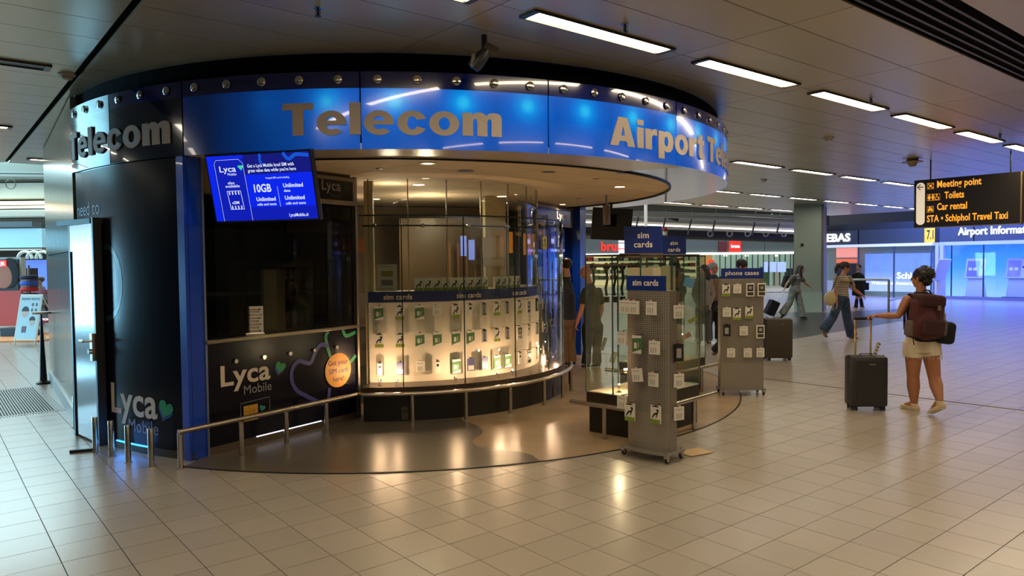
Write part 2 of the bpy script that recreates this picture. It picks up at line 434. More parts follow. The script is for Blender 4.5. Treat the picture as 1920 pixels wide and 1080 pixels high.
for i in range(1, k+1):
    t = math.radians(a1+(-109.5-a1)*i/k); poly.append((KC[0]+(FR-.02)*math.cos(t), KC[1]+(FR-.02)*math.sin(t)))
poly += [(-2.75,6.4),(-1.72,7.95),(-1.6,8.3),(-.6,8.1)]
b = MB(); b.prism(poly, .004, .0055); b.build('grey_lino_field', M_greylino, dk)
b = MB(); b.arc(KC, FR-.006, FR+.01, -109.8, 75, 0, .007, 2); b.build('disc_rim', M_black, dk)

# ================================================================== SETTING: ceiling
CZ = 3.45; CL, CW = 1.974, .4932
CO = Vector((1.4703, 6.25, 0))
ceil_back = MB(); 
def cpt(a, bb, z): p = CO + EA*a + EB*bb; return (p.x, p.y, z)
ceil_back.vf([cpt(-26,-16,CZ+.05), cpt(23.7,-16,CZ+.05), cpt(23.7,10.9,CZ+.05), cpt(-26,10.9,CZ+.05)], [(0,1,2,3)])
ceiling = struct(ceil_back.build('ceiling', M_dark))
me_p = None; plist = []
for i in range(-13, 12):
    for j in range(-14, 22):
        ac, bc = (i+.5)*CL, (j+.5)*CW
        c = CO + EA*ac + EB*bc
        if bc > 10.9 or c.y < -3: continue
        rr = [math.hypot(c.x+s1*EA.x*CL/2+s2*EB.x*CW/2-KC[0], c.y+s1*EA.y*CL/2+s2*EB.y*CW/2-KC[1]) for s1 in (-1,1) for s2 in (-1,1)]
        if max(rr) < 3.6: continue
        if c.y > .5: 
            px, py, d = proj((c.x,c.y,CZ)); v = -150 < px < 2070 and py > -120
        else: v = False; d = 99
        if -1.9*1 < bc+0 and False: pass
        plist.append((c, i, d if v else d+100, v))
slot_rows = (-4,)
plist = [p for p in plist if not (abs((Vector(p[0])-CO).dot(EB)+1.73) < .1)]
plist.sort(key=lambda t: t[2])
def panel_mesh(la):
    b = MB(); b.box((0,0,.008), (la-.008, CW-.008, .016), TH); me = bpy.data.meshes.new('ceiling_panel'); b.b.to_mesh(me); b.b.free(); me.materials.append(M_panel); return me
pm = panel_mesh(CL); pm2 = panel_mesh(CL-.05)
n = 0
b = MB()
for c, i, d, v in plist:
    wide = i in (-2,)
    if v and n < 300:
        o = bpy.data.objects.new('ceiling_panel', pm2 if wide else pm); col.objects.link(o); o.parent = ceiling
        o.location = (c.x, c.y, CZ) if not wide else tuple(Vector((c.x,c.y,CZ))+EA*.025); n += 1
    else:
        b.box((c.x,c.y,CZ+.008), (CL-.008, CW-.008, .016), TH)
o = b.build('ceiling_panel_field', M_panel, ceiling); o['kind'] = 'stuff'
# air slots between two panel rows
b = MB()
for q in (-.17,-.085,0,.085,.17):
    c0 = CO+EB*(-1.73+q)+EA*6; b.box((c0.x,c0.y,CZ-.004), (34,.022,.02), TH)
b.build('air_slot_diffuser', mat('slot_metal', (74,66,58), .4, .6), ceiling)
# linear lights
M_diff = mat('light_diffuser', (255,240,205), .5, emit=(255,233,196), es=30)
M_diff_w = mat('light_diffuser_far', (255,250,235), .5, emit=(255,243,222), es=15)
M_frame = mat('light_frame', (70,62,52), .35, .6)
lt = None; nl = 0
rows = {0: range(-2, 9), 1: range(-5, 12), 2: range(-6, 14), -1: range(-4, 7), -2: range(-4, 5), 3: range(-3, 12)}
RB = {0: 0.0, 1: 3.62, 2: 7.1, -1: -3.5, -2: -7.0, 3: 10.1}
unlit = {(1,-2)}
ordn = ['first','second','third','fourth','fifth','sixth','seventh','eighth','ninth','tenth','eleventh','twelfth','thirteenth','fourteenth','fifteenth','sixteenth','seventeenth']
rowname = {0:'nearest row across the top right', 1:'second row behind the kiosk drum', 2:'third row deep in the hall', -1:'row above the viewer', -2:'row behind the viewer', 3:'last row at the ceiling edge'}
def lamp_fix(p, name, label, lit, warm):
    t = thing('ceiling_light', label, 'ceiling light', (p.x,p.y,CZ), TH)
    f = MB(); f.box((0,-.085,-.006),(1.53,.014,.024)).box((0,.085,-.006),(1.53,.014,.024)).box((-.745,0,-.006),(.05,.17,.022)).box((.745,0,-.006),(.05,.17,.022))
    f.build('frame', M_frame, t)
    g = MB(); g.box((0,0,-.004), (1.44,.145,.008)); g.build('diffuser', (M_diff if warm else M_diff_w) if lit else M_black, t)
    return t
for rk, rg in rows.items():
    cnt = 0
    for k in rg:
        am = -.965+k*CL; p = CO + EA*am + EB*RB[rk]
        if math.hypot(p.x-KC[0], p.y-KC[1]) < 4.6: continue
        if p.y < -6 or p.y > 33: continue
        px, py, d = proj((p.x,p.y,CZ)) if p.y > 1 else (-999,0,1)
        lab = None
        dirn = 'left of the kiosk' if am < -3 else 'right of the kiosk'
        lab = f'long recessed ceiling light, {ordn[min(cnt,16)]} from the left in the {rowname[rk]}'
        if (rk, k) in unlit: lab = 'unlit black recessed ceiling light left of the kiosk drum'
        lamp_fix(p, '', lab, (rk, k) not in unlit, rk <= 0 and k < 9); cnt += 1
# sprinklers and detectors on the ceiling
M_chrome = mat('chrome', (210,205,198), .18, 1)
def sprinkler(px, py, s=1, kind='spr', label=''):
    p = Z(px, py, CZ)
    t = thing('sprinkler' if kind == 'spr' else 'smoke_detector', label, 'sprinkler' if kind == 'spr' else 'detector', (p.x,p.y,CZ))
    if kind == 'spr':
        MB().lathe([(.032,0),(.032,-.006),(.02,-.008)]).build('escutcheon', M_chrome, t)
        MB().cyl((0,0,-.005),(0,0,-.05),.008,8).tube([(-.012,0,-.01),(-.016,0,-.04),(0,0,-.055)],.003,6).tube([(.012,0,-.01),(.016,0,-.04),(0,0,-.055)],.003,6).lathe([(.002,-.055),(.022,-.057),(.022,-.06),(.002,-.061)],n=12).build('head', M_black, t)
    else:
        MB().lathe([(.075,0),(.075,-.012),(.06,-.02)]).build('base', mat('det_white', (190,180,165), .5), t)
        MB().lathe([(.05,-.02),(.045,-.045),(.02,-.055)]).build('sensor', mat('det_white', (190,180,165), .5), t)
for px, py, kd, lb in [(596,14,'spr','pendent sprinkler head above the kiosk drum at the upper left'), (1172,45,'spr','pendent sprinkler head just below the first long ceiling light'),
    (1633,184,'spr','pendent sprinkler head beside the third long ceiling light'), (1875,252,'spr','pendent sprinkler head near the sign at the right'),
    (1554,258,'det','round smoke detector in the middle of the ceiling'), (1432,337,'det','small smoke detector near the second row of lights'), (125,139,'det','white dome detector beside the dark ceiling gap at left')]:
    sprinkler(px, py, 1, kd, lb)
p = Z(1711,299,CZ); t = thing('ceiling_speaker', 'conical ceiling speaker with a round flange left of the hanging sign', 'speaker', (p.x,p.y,CZ))
MB().lathe([(.09,0),(.10,-.03),(.17,-.04),(.17,-.05),(.08,-.055)], n=28).build('flange', mat('speaker_beige', (170,150,120), .5), t, True)
MB().lathe([(.09,-.05),(.05,-.12),(.02,-.13)], n=20).build('cone', mat('speaker_beige', (170,150,120), .5), t, True)

# ================================================================== SETTING: walls of the hall far away
M_fas = mat('shop_fascia', (62,66,68), .4)
M_void = mat('ceiling_void_grey', (66,64,60), .8)
def wallbox(name, a, b_, z0, z1, m, th=.2, parent=None):
    a, b_ = Vector(a), Vector(b_); d = b_-a
    return MB().box(((a.x+b_.x)/2,(a.y+b_.y)/2,(z0+z1)/2), (d.length, th, z1-z0), math.atan2(d.y,d.x)).build(name, m, parent)
def W(a, bb, z=0): p = CO + EA*a + EB*bb; return Vector((p.x, p.y, z))
def onA(px, py, a):                     # (b, z) where the sight line meets the plane a = const of the hall grid
    d = ray(px, py); o = Vector((0,0,CAM_H)); t = (a-(o-CO).dot(EA))/d.dot(EA); q = o+d*t; return (q-CO).dot(EB), q.z
# shells of the far side of the hall
struct(wallbox('wall_back', (0,54,0), (34,54,0), 0, 7.5, mat('back_wall', (96,98,96), .8)))
struct(wallbox('wall_right', W(31,-30), W(31,14.6), 0, 7.5, mat('side_wall', (60,60,62), .8)))
struct(wallbox('wall_left', (-44,26,0), (-4,56,0), 0, 7.5, mat('left_wall', (150,166,166), .8)))
struct(MB().box((4,42,7.6), (90,40,.1)).build('trim_2', M_void))
M_hallw = mat('hall_wall_dark', (74,66,58), .7)
struct(wallbox('wall_front', (-23,-9.5,0), (33,-9.5,0), 0, CZ+.1, M_hallw))
struct(wallbox('wall_left_2', (-23,-9.5,0), (-23,7.5,0), 0, CZ+.1, M_hallw))
# bulkhead at the ceiling edge
AR = 27.6
# ---- shop fascia wall on the right
th = thing('information_desk_front', 'dark fascia with white airport lettering above the glowing blue front at far right', 'shop front', W(AR,4), 0)
def inv(o, parent):                     # world-built mesh under a placed empty
    o.parent = parent; o.matrix_parent_inverse = parent.matrix_world.inverted() if False else Matrix.Translation(-Vector(parent.location)); return o
def abox(a0, a1, b0, b1, z0, z1, m, name, parent):
    c = W((a0+a1)/2, (b0+b1)/2, (z0+z1)/2)
    return inv(MB().box(c, (abs(a1-a0), abs(b1-b0), z1-z0), TH).build(name, m), parent)
bL, _ = onA(1755, 455, AR); bR, _ = onA(1990, 450, AR)
zf0 = onA(1800, 453, AR)[1]; zf1 = onA(1800, 420, AR)[1]+.35
bm_, _ = onA(1826, 440, AR)
abox(AR, AR+.3, bL, bm_+.02, zf0, zf1, M_fas, 'fascia_panel', th)
abox(AR, AR+.3, bm_-.02, bR, zf0, zf1, M_fas, 'fascia_panel', th)
fm = plane_map(W(AR-.02, onA(1797,440,AR)[0], 0), -EB)
zb = onA(1797,440,AR)[1]
M_wl = mat('lit_letter_white', (255,255,255), .5, emit=(250,250,255), es=1.6)
lw = onA(1797,440,AR)[0]-onA(1888,433,AR)[0]
inv(letters('Airport Information', 'sign_lettering', M_wl, fm, .30, lw/12.2*19.3*1.02, 0, zb-.02, .012, .04), th)
# glowing sky screen behind the glass
M_sky = mat('sky_screen', (30,60,120), .4)
def sky_nodes(m, zlo, zhi, top, mid, low, st, cloud=.5):
    ge = nd(m, 'ShaderNodeNewGeometry'); sp = nd(m, 'ShaderNodeSeparateXYZ'); lk(m, ge.outputs['Position'], sp.inputs[0])
    f = math_(m, 'DIVIDE', math_(m, 'SUBTRACT', sp.outputs[2], zlo), zhi-zlo)
    c = ramp(m, f, [(0, lin(low)), (.45, lin(mid)), (1, lin(top))])
    no = nd(m, 'ShaderNodeTexNoise'); no.inputs['Scale'].default_value = .35; no.inputs['Detail'].default_value = 5
    lk(m, ge.outputs['Position'], no.inputs['Vector'])
    cl = ramp(m, no.outputs[0], [(.48,(0,0,0)),(.66,(1,1,1))])
    mx = nd(m, 'ShaderNodeMix', data_type='RGBA'); lk(m, math_(m, 'MULTIPLY', cl, cloud), mx.inputs[0]); lk(m, c, mx.inputs[6]); mx.inputs[7].default_value = (*lin((190,215,255)), 1)
    lk(m, mx.outputs[2], bsdf(m).inputs['Emission Color']); bsdf(m).inputs['Emission Strength'].default_value = st
sky_nodes(M_sky, .2, 2.6, (28,92,245), (60,140,255), (130,180,255), 1.4, .35)
abox(AR+1.5, AR+1.6, onA(1768,500,AR+1.5)[0], onA(2050,500,AR+1.5)[0], .05, zf0+.1, M_sky, 'sky_screen', th)
M_lilac = mat('lilac_frame', (190,190,230), .3, emit=(120,130,225), es=.45)
for px in (1757, 1766): bq = onA(px, 500, AR)[0]; abox(AR-.05, AR+.25, bq-.06, bq+.06, 0, zf0, M_lilac, 'door_post', th)
abox(AR-.02, AR+.1, bL, bR, zf0-.14, zf0, M_lilac, 'light_cove', th)
for px in (1784, 1844, 1935): bq = onA(px, 500, AR)[0]; abox(AR-.02, AR+.02, bq-.02, bq+.02, 0, zf0-.14, M_black, 'glass_post', th)
abox(AR-.01, AR+.01, bL, bR, .0, zf0-.14, M_glass_f, 'glass_pane', th)
abox(AR-.06, AR+.02, bL, bR, 0, .12, mat('plinth_grey', (120,120,140), .4), 'plinth', th)
# self service kiosks
M_kw = mat('kiosk_white', (205,205,225), .35)
def info_kiosk(px, py, label):
    g = G(px, py); t = thing('information_kiosk', label, 'kiosk', (g.x,g.y,0), TH-PI/2, 'self service kiosks before the sky screen')
    b = MB(); b.vf([(-.36,-.12,0),(.36,-.12,0),(.36,.14,0),(-.36,.14,0),(-.26,-.06,.86),(.26,-.06,.86),(.26,.1,.86),(-.26,.1,.86)],[(3,2,1,0),(4,5,6,7),(0,1,5,4),(1,2,6,5),(2,3,7,6),(3,0,4,7)])
    b.build('pedestal', M_kw, t)
    r = Matrix.Rotation(-.3, 3, 'X')
    MB().box((0,-.02,1.24), (.72,.09,.84), r, bev=.02).build('screen_housing', M_kw, t)
    s = MB().box((-.07,-.075,1.235), (.44,.01,.66), r).build('touch_screen', mat('touch_blue', (60,70,180), .2, emit=(88,92,205), es=.9), t)
    for u in (-.17,.0): MB().box((u-.0,-.075-.01,1.22), (.12,.012,.12), r).build('screen_tile', mat('tile_lilac', (170,175,240), .3, emit=(150,155,235), es=.8), s)
    MB().box((.23,-.075,1.3), (.05,.012,.07), r).build('card_reader', M_black, t)
    MB().box((0,-.1,.1), (.9,.3,.02)).build('foot_plate', M_black, t)
    return t
info_kiosk(1829, 561, 'white self service kiosk with tilted touch screen, left of the two front facing ones')
info_kiosk(1906, 562, 'white self service kiosk with tilted touch screen at the right edge')
g = G(1764, 568); t = thing('information_kiosk', 'white self service kiosk seen edge on beside the glass door posts', 'kiosk', (g.x,g.y,0), TH+PI-.2)
MB().box((0,0,.42), (.34,.14,.84)).build('pedestal', M_kw, t); MB().box((.03,.05,1.24), (.7,.07,.84), Matrix.Rotation(-.3,3,'X'), bev=.02).build('screen_housing', M_kw, t)
# ---- bank shop with the welcome screen
t = thing('welcome_screen_front', 'grey fascia over a glass front with the blue welcome screen', 'shop front', W(AR,10), 0)
b0, b1 = onA(1570,450,AR)[0], onA(1748,450,AR)[0]; bmid = onA(1609.5,450,AR)[0]
zq0 = onA(1700,456,AR)[1]; zq1 = onA(1700,428,AR)[1]
abox(AR, AR+.3, b0+1.5, bmid+.03, zq0, zq1, M_fas, 'fascia_panel', t); abox(AR, AR+.3, bmid-.03, b1, zq0, zq1, M_fas, 'fascia_panel', t)
abox(AR+.1, AR+.4, b0+2, b1, zq1, zq1+.3, mat('fascia_dark', (42,42,44), .5), 'upper_band', t)
abox(AR-.03, AR+.3, b0+2, b1, zq0-.12, zq0, mat('cove_white', (230,235,230), .4, emit=(220,225,225), es=.5), 'light_cove', t)
bs = onA(1595,446,AR)[0]
inv(letters('KREBAS', 'shop_lettering', M_wl, plane_map(W(AR-.03,bs,0), -EB), .34, None, 0, onA(1595,452,AR)[1], .03, .04, align='r'), t)
M_scr = mat('blue_screen', (40,60,140), .35); 
sky_nodes(M_scr, .5, 2.0, (72,108,235), (90,128,245), (150,170,250), 1.5, .12)
u0, u1 = onA(1622,480,AR+.5)[0], onA(1747,480,AR+.5)[0]; zl, zh = onA(1690,547,AR+.5)[1], onA(1690,475,AR+.5)[1]
abox(AR+.5, AR+.6, u0, u1, zl, zh, M_scr, 'welcome_screen', t)
pm_ = plane_map(W(AR+.48,0,0), -EB)
bb_, zz_ = onA(1682,522,AR+.5)
inv(letters('Schiphol', 'screen_lettering', M_wl, pm_, .26, None, -bb_, zz_, .02, .01), t)
bb_, zz_ = onA(1634,533,AR+.5)
inv(letters('Welcome to Amsterdam', 'screen_lettering', M_wl, pm_, .15, onA(1634,533,AR+.5)[0]-onA(1722,533,AR+.5)[0], -bb_, zz_, .0, .01), t)
for px in (1609.5, 1676, 1746): bq = onA(px, 500, AR)[0]; abox(AR-.01, AR+.03, bq-.03, bq+.03, 0, zq0-.12, mat('mullion', (70,80,90), .4, .4), 'mullion', t)
abox(AR, AR+.015, bmid, b1, 0, zq0-.12, M_glass, 'glass_pane', t)
abox(AR+1.2, AR+1.3, b0+2, b1, 0, zq0, mat('lobby_wall', (150,165,160), .6), 'rear_wall', t)
M_glow = mat('pink_display', (200,120,110), .5, emit=(235,150,140), es=.9)
bq0, bq1 = onA(1568,470,AR+.8)[0], onA(1606,470,AR+.8)[0]
abox(AR+.8, AR+.9, bq0, bq1, 1.75, 2.2, M_glow, 'shop_display', t)
abox(AR+.8, AR+.9, bq0, bq1, 1.5, 1.68, mat('orange_shelf', (220,110,70), .5, emit=(235,110,70), es=.7), 'shop_shelf', t)
abox(AR+.82, AR+.9, bq0, bq1, .3, 1.45, mat('dark_stock', (50,40,40), .6), 'stock_wall', t)
abox(AR-.03, AR+.0, bq0, bmid, .0, .7, mat('pale_counter', (205,210,200), .4), 'counter_front', t)
inv(letters('BAR', 'counter_lettering', M_black, plane_map(W(AR-.03,onA(1590,560,AR)[0],0), -EB), .2, None, -.2, .3, .01, .01), t)
# yellow flight gate sign sticking out between the two fronts
t = thing('blade_sign', 'small yellow projecting sign with a black symbol under the hanging sign', 'sign', W(AR-.9, onA(1748,440,AR)[0]), 0)
c = P(1743, 440, 28.6)
inv(MB().box((c.x,c.y,c.z), (.36,.1,.62), 0, bev=.01).build('panel', mat('sign_yellow', (250,180,20), .4, emit=(250,180,20), es=.85), None), t)
inv(letters('7.1', 'symbol', M_black, plane_map((c.x-.14,c.y-.055,c.z), (1,0,0)), .34, .26, 0, -.17, .02, .005), t)
inv(MB().box((c.x+.34,c.y+.1,c.z), (.2,.06,.62)).build('bracket', M_black, None), t)
# low railing on the dark strip
t = thing('hall_railing', 'thin metal railing with a lit top bar behind the striped shirt woman', 'railing', (0,0,0))
A, B = G(1666,585), G(1585,583)
MB().cyl((B.x,B.y,1.02),(A.x,A.y,1.02),.035,8).build('top_bar', mat('pale_bar', (215,225,225), .3, .3), t)
MB().cyl((A.x,A.y,0),(A.x,A.y,1.02),.035,8).build('post', M_steel, t); MB().cyl((B.x,B.y,0),(B.x,B.y,1.02),.035,8).build('post', M_steel, t)
C_ = G(1770,583) if False else P(1750, 560, 30)
MB().cyl((A.x,A.y,.35),(C_.x,C_.y,.35),.02,8).build('lower_bar', M_steel, t)
# hall pillar
t = thing('hall_pillar', 'square pale clad pillar reaching the ceiling at the far right of the hall', 'pillar', (0,0,0))
pA, pB, pC = G(1488,585), G(1540,584), G(1567,581)
d1 = (pB-pA); 
pts = [(pA.x,pA.y),(pB.x,pB.y),(pC.x+.1,pC.y+1.1),(pA.x+.6,pA.y+1.4)]
MB().prism(pts, 0, CZ).build('shaft', mat('pillar_pale', (166,182,172), .45), t)
nrm = Vector((d1.y,-d1.x,0)).normalized()
MB().box((pA+pB)/2+nrm*.03+Vector((0,0,.32)), (d1.length, .04, .64), math.atan2(d1.y,d1.x)).build('glass_plinth', mat('plinth_glass', (186,214,206), .15), t)
d2 = Vector(pts[2]).to_3d()-pB
MB().box((pB+Vector(pts[2]).to_3d())/2+Vector((.03,-.02,CZ/2)), (d2.length,.05,CZ-.01), math.atan2(d2.y,d2.x)).build('side_cladding', mat('pillar_taupe', (112,98,92), .45), t)
MB().box(pA+d1*.28+nrm*.035+Vector((0,0,2.15)), (.09,.01,.09), math.atan2(d1.y,d1.x)).build('pictogram_plate', M_black, t)
# ---- shops in the centre, behind the kiosk
YC = 47
t = thing('centre_shop_front', 'long dark fascia with lit brand signs above bright shop windows behind the cabinets', 'shop front', (12,YC,0))
def cbox(x0, x1, y0, y1, z0, z1, m, name): return inv(MB().box(((x0+x1)/2,(y0+y1)/2,(z0+z1)/2), (x1-x0,y1-y0,z1-z0)).build(name, m), t)
def PC(px, py, Y=YC): return P(px, py, Y)
f0, f1 = PC(1290,474).z, PC(1290,446).z
X0, X1 = PC(1000,460).x, PC(1520,460).x
for i in range(6):
    xa = X0+(X1-X0)*i/6; cbox(xa+.03, X0+(X1-X0)*(i+1)/6, YC, YC+.3, f0, f1, mat('centre_fascia', (88,98,100), .35), 'fascia_panel')
cbox(X0, X1, YC-.15, YC+.1, f0-.14, f0, mat('cove_lit', (255,255,245), .4, emit=(250,250,240), es=1.6), 'light_cove')
M_red = mat('sign_red', (240,40,30), .4, emit=(235,40,30), es=1.1)
q = PC(1127,470); inv(letters('bruna', 'shop_lettering', M_red, plane_map((q.x,YC-.02,q.z), (1,0,0)), .56, 1.72, 0, 0, .03, .05), t)
q0, q1 = PC(1367,472), PC(1387,451); cbox(q0.x, q1.x, YC-.2, YC, q0.z, q1.z, M_red, 'red_sign')
inv(letters('bruna', 'sign_lettering', M_wl, plane_map((q0.x,YC-.22,(q0.z+q1.z)/2), (1,0,0)), .2, (q1.x-q0.x)*.8, .07, -.1, .03, .01), t)
q0, q1 = PC(1347,472), PC(1362,453); cbox(q0.x, q1.x, YC-.1, YC, q0.z, q1.z, mat('sign_maroon', (96,36,44), .5), 'dark_red_sign')
# interior light put in as self-glowing rear walls and shop ceiling
M_in1 = mat('shop_wall_warm_glow', (226,206,160), .7, emit=(232,212,165), es=1.0); M_in2 = mat('shop_wall_cool_glow', (150,180,176), .6, emit=(160,190,180), es=.55)
xm = PC(1335,500).x
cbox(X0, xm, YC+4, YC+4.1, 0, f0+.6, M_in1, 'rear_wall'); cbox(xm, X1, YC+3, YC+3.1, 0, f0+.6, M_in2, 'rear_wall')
cbox(PC(1318,500).x, PC(1338,500).x, YC+.3, YC+.6, 0, f0, mat('yellow_pier', (196,160,96), .6), 'pier')
cbox(PC(1330,500).x, PC(1340,500).x, YC+.1, YC+.2, .9, 1.7, M_red, 'red_poster')
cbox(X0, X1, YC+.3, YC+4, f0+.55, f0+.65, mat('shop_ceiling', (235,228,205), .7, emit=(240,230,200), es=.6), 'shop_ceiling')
for k in range(14):
    xx = PC(1350+k*10.2,500).x; cbox(xx-.03, xx+.03, YC, YC+.06, 0, f0-.1, mat('mullion', (70,80,90), .4, .4), 'mullion')
cbox(PC(1340,500).x, X1, YC+.02, YC+.04, 0, f0-.1, M_glass_g, 'glass_pane')
cbox(X0, X1, YC-.3, YC+2.9, -.003, .003, mat('shop_floor', (190,196,190), .2), 'shop_floor')
M_fs = mat('flight_screen', (120,140,220), .4, emit=(150,170,240), es=1.1)
for pa, pb in ((1431,1437),(1442,1453),(1456,1471)):
    qa, qb = PC(pa,510), PC(pb,491); cbox(qa.x, qb.x, YC-.25, YC-.15, qa.z, qb.z, M_fs, 'flight_screen')
random.seed(3)
cols_ = [(70,70,74),(210,190,140),(190,60,50),(60,90,140),(230,225,210),(40,40,44),(150,120,90),(90,120,70)]
for sh in range(5):
    z = .45+sh*.42
    for k in range(26):
        x = X0+.4+k*(xm-X0-1)/26
        cbox(x, x+.5, YC+2.2, YC+2.6, z, z+random.uniform(.14,.32), mat('stock_%d' % random.randrange(8), cols_[random.randrange(8)], .6), 'shelf_goods')
    cbox(X0, xm, YC+2.1, YC+2.7, z-.05, z, M_white, 'shelf')
for k in range(8):
    x = PC(1345,500).x+k*.85; cbox(x, x+.45, YC+1.5, YC+1.9, 0, random.uniform(.8,1.3), mat('stock_%d' % (k%8), cols_[k%8], .6), 'display_unit')
for px in (1120,1147,1170,1200,1240,1290,1360,1400,1455):
    q = PC(px, 478, YC+1); inv(MB().lathe([(.02,0),(.12,-.04),(.12,-.08),(.02,-.1)], (q.x,q.y,q.z), 10).build('spot_lamp', M_warm), t)
q = PC(1158,462); 
for k in range(3):
    inv(letters(['2','7','4'][k]+' Gates', 'direction_sign', M_fs, plane_map((q.x+.25,YC-1.5,q.z-k*.36+.3), (1,0,0)), .16, .9, 0,0,.01,.02), t)
    inv(MB().box((q.x+.6,YC-1.4,q.z-k*.36+.36), (1.5,.05,.3), bev=.02).build('direction_board', mat('dir_white', (225,235,245), .4, emit=(205,220,240), es=.8)), t)
# ducts and cable trays in the open ceiling over the shops
t = thing('ceiling_ducts', 'row of pale ducts and black pipes in the open ceiling void above the shops', 'ducts', (10,33,3.3))
M_duct = mat('duct_pale', (176,170,158), .4, .4); M_ledstrip = mat('led_line', (255,250,240), .4, emit=(255,250,240), es=2.2)
def dtube(pa, pb, Ya, Yb, r, m, name): inv(MB().cyl(P(*pa,Ya), P(*pb,Yb), r, 12).build(name, m), t)
dtube((1040,409),(1545,431),33,33,.26,M_duct,'duct'); dtube((1040,414),(1545,436),32.6,32.6,.035,M_ledstrip,'led_line')
dtube((1040,430),(1545,446),36,36,.30,M_black,'black_pipe'); dtube((1040,438),(1545,449),39,39,.12,M_black,'black_pipe')
dtube((1040,394),(1545,418),30,30,.10,M_duct,'conduit'); dtube((1180,398),(1545,408),29,29,.05,M_duct,'conduit')
inv(MB().box((8,34,7.2), (40,24,.06)).build('void_deck', mat('void_deck', (92,88,82), .8)), t)
for px in (1150,1200,1251,1300,1345,1420,1466):
    a_ = P(px, 392, 31); b_ = P(px-10, 440, 31); inv(MB().cyl(a_, b_, .04, 6).build('hanger', mat('hanger_grey', (96,90,82), .5), None), t)
for px in (1262,1382,1455): q = P(px, 407, 30.5); inv(MB().cyl(q+Vector((-.2,0,.05)), q+Vector((.22,0,-.08)), .12, 10).build('spot_head', M_black), t)
for px in (1332,1368,1402,1436,1470): q = P(px, 438, 35); inv(MB().tube([q+Vector((.13*math.cos(u*.63),0,.13*math.sin(u*.63))) for u in range(10)], .035, 6, closed=True).build('pipe_clamp', M_steel), t)
# ================================================================== THE KIOSK
FZ0, FZ1 = 2.64, 3.27
kiosk = thing('telecom_kiosk', 'round blue telecom sales kiosk with a lit fascia ring standing on its own floor disc', 'kiosk', (KC[0],KC[1],0))
def K(o): return inv(o, kiosk)
A0, A1 = -110.5, 51.6
SEG = 22.05
# lit fascia material: blue acrylic, evenly spaced lamp hotspots painted into its emission
M_lit = mat('lit_blue_acrylic', (3,22,70), .16, coat=.6)
def lit_nodes(m):
    ge = nd(m, 'ShaderNodeNewGeometry'); sp = nd(m, 'ShaderNodeSeparateXYZ'); lk(m, ge.outputs['Position'], sp.inputs[0])
    x = math_(m, 'SUBTRACT', sp.outputs[0], KC[0]); y = math_(m, 'SUBTRACT', sp.outputs[1], KC[1])
    an = math_(m, 'MULTIPLY', math_(m, 'ARCTAN2', y, x), 180/PI)
    g = math_(m, 'DIVIDE', math_(m, 'ADD', an, 92.4), 7.78)               # hotspot index
    fr = math_(m, 'SUBTRACT', g, math_(m, 'ROUND', g))
    dx = math_(m, 'MULTIPLY', fr, .566)
    dz = math_(m, 'SUBTRACT', sp.outputs[2], 3.03)
    d2 = math_(m, 'ADD', math_(m, 'MULTIPLY', dx, dx), math_(m, 'MULTIPLY', dz, dz))
    gl = math_(m, 'DIVIDE', .012, math_(m, 'ADD', d2, .012))
    st = nd(m, 'ShaderNodeMapRange'); st.inputs[1].default_value = -103; st.inputs[2].default_value = -91; lk(m, an, st.inputs[0])   # hotspots start past the corner
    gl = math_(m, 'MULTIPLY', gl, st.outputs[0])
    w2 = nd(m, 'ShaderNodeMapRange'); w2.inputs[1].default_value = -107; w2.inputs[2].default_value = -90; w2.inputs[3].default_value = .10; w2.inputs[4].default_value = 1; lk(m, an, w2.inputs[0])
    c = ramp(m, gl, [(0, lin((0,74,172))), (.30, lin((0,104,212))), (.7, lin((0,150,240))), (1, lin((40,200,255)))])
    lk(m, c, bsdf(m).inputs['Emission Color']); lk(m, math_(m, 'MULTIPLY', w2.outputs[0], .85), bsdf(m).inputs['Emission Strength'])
lit_nodes(M_lit)
M_unlit = mat('unlit_blue_acrylic', (4,12,50), .12, coat=1)
seams = [A0+SEG*k for k in range(8)]
segs = [(seams[i], seams[i+1]) for i in range(7)] + [(A1-.4, A1+22),(A1+22,A1+44),(A1+44, A1+66)] + [(-137.5, -124.0), (-124.0, A0)]
M_band = mat('fascia_top_band', (6,26,104), .15, coat=1)
bolt_me = None
for i, (a, c) in enumerate(segs):
    lit = i < 7
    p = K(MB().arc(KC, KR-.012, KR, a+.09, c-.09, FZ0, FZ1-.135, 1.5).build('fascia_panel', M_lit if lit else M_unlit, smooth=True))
    q = MB().arc(KC, KR-.012, KR+.001, a+.09, c-.09, FZ1-.135, FZ1, 1.5).build('top_band', M_band, smooth=True); q.parent = p
    nb = 5 if i < 10 else 3
    for k in range(nb):
        t = math.radians(a + (2.0+4.41*k if i < 10 else (c-a)/nb*(k+.5)))
        if bolt_me is None:
            bolt_me = MB().lathe([(.012,0),(.012,.010),(.036,.010),(.036,.018),(.030,.022)], n=20, rot=Matrix.Rotation(PI/2,3,'Y')).build('bolt', M_chrome, smooth=True)
            o = bolt_me
        else:
            o = bolt_me.copy(); col.objects.link(o)
        o.location = (KC[0]+(KR)*math.cos(t), KC[1]+(KR)*math.sin(t), FZ1-.067); o.rotation_euler = (0,0,t); o.parent = p
        o.matrix_parent_inverse = p.matrix_parent_inverse.inverted() if False else Matrix.Identity(4)
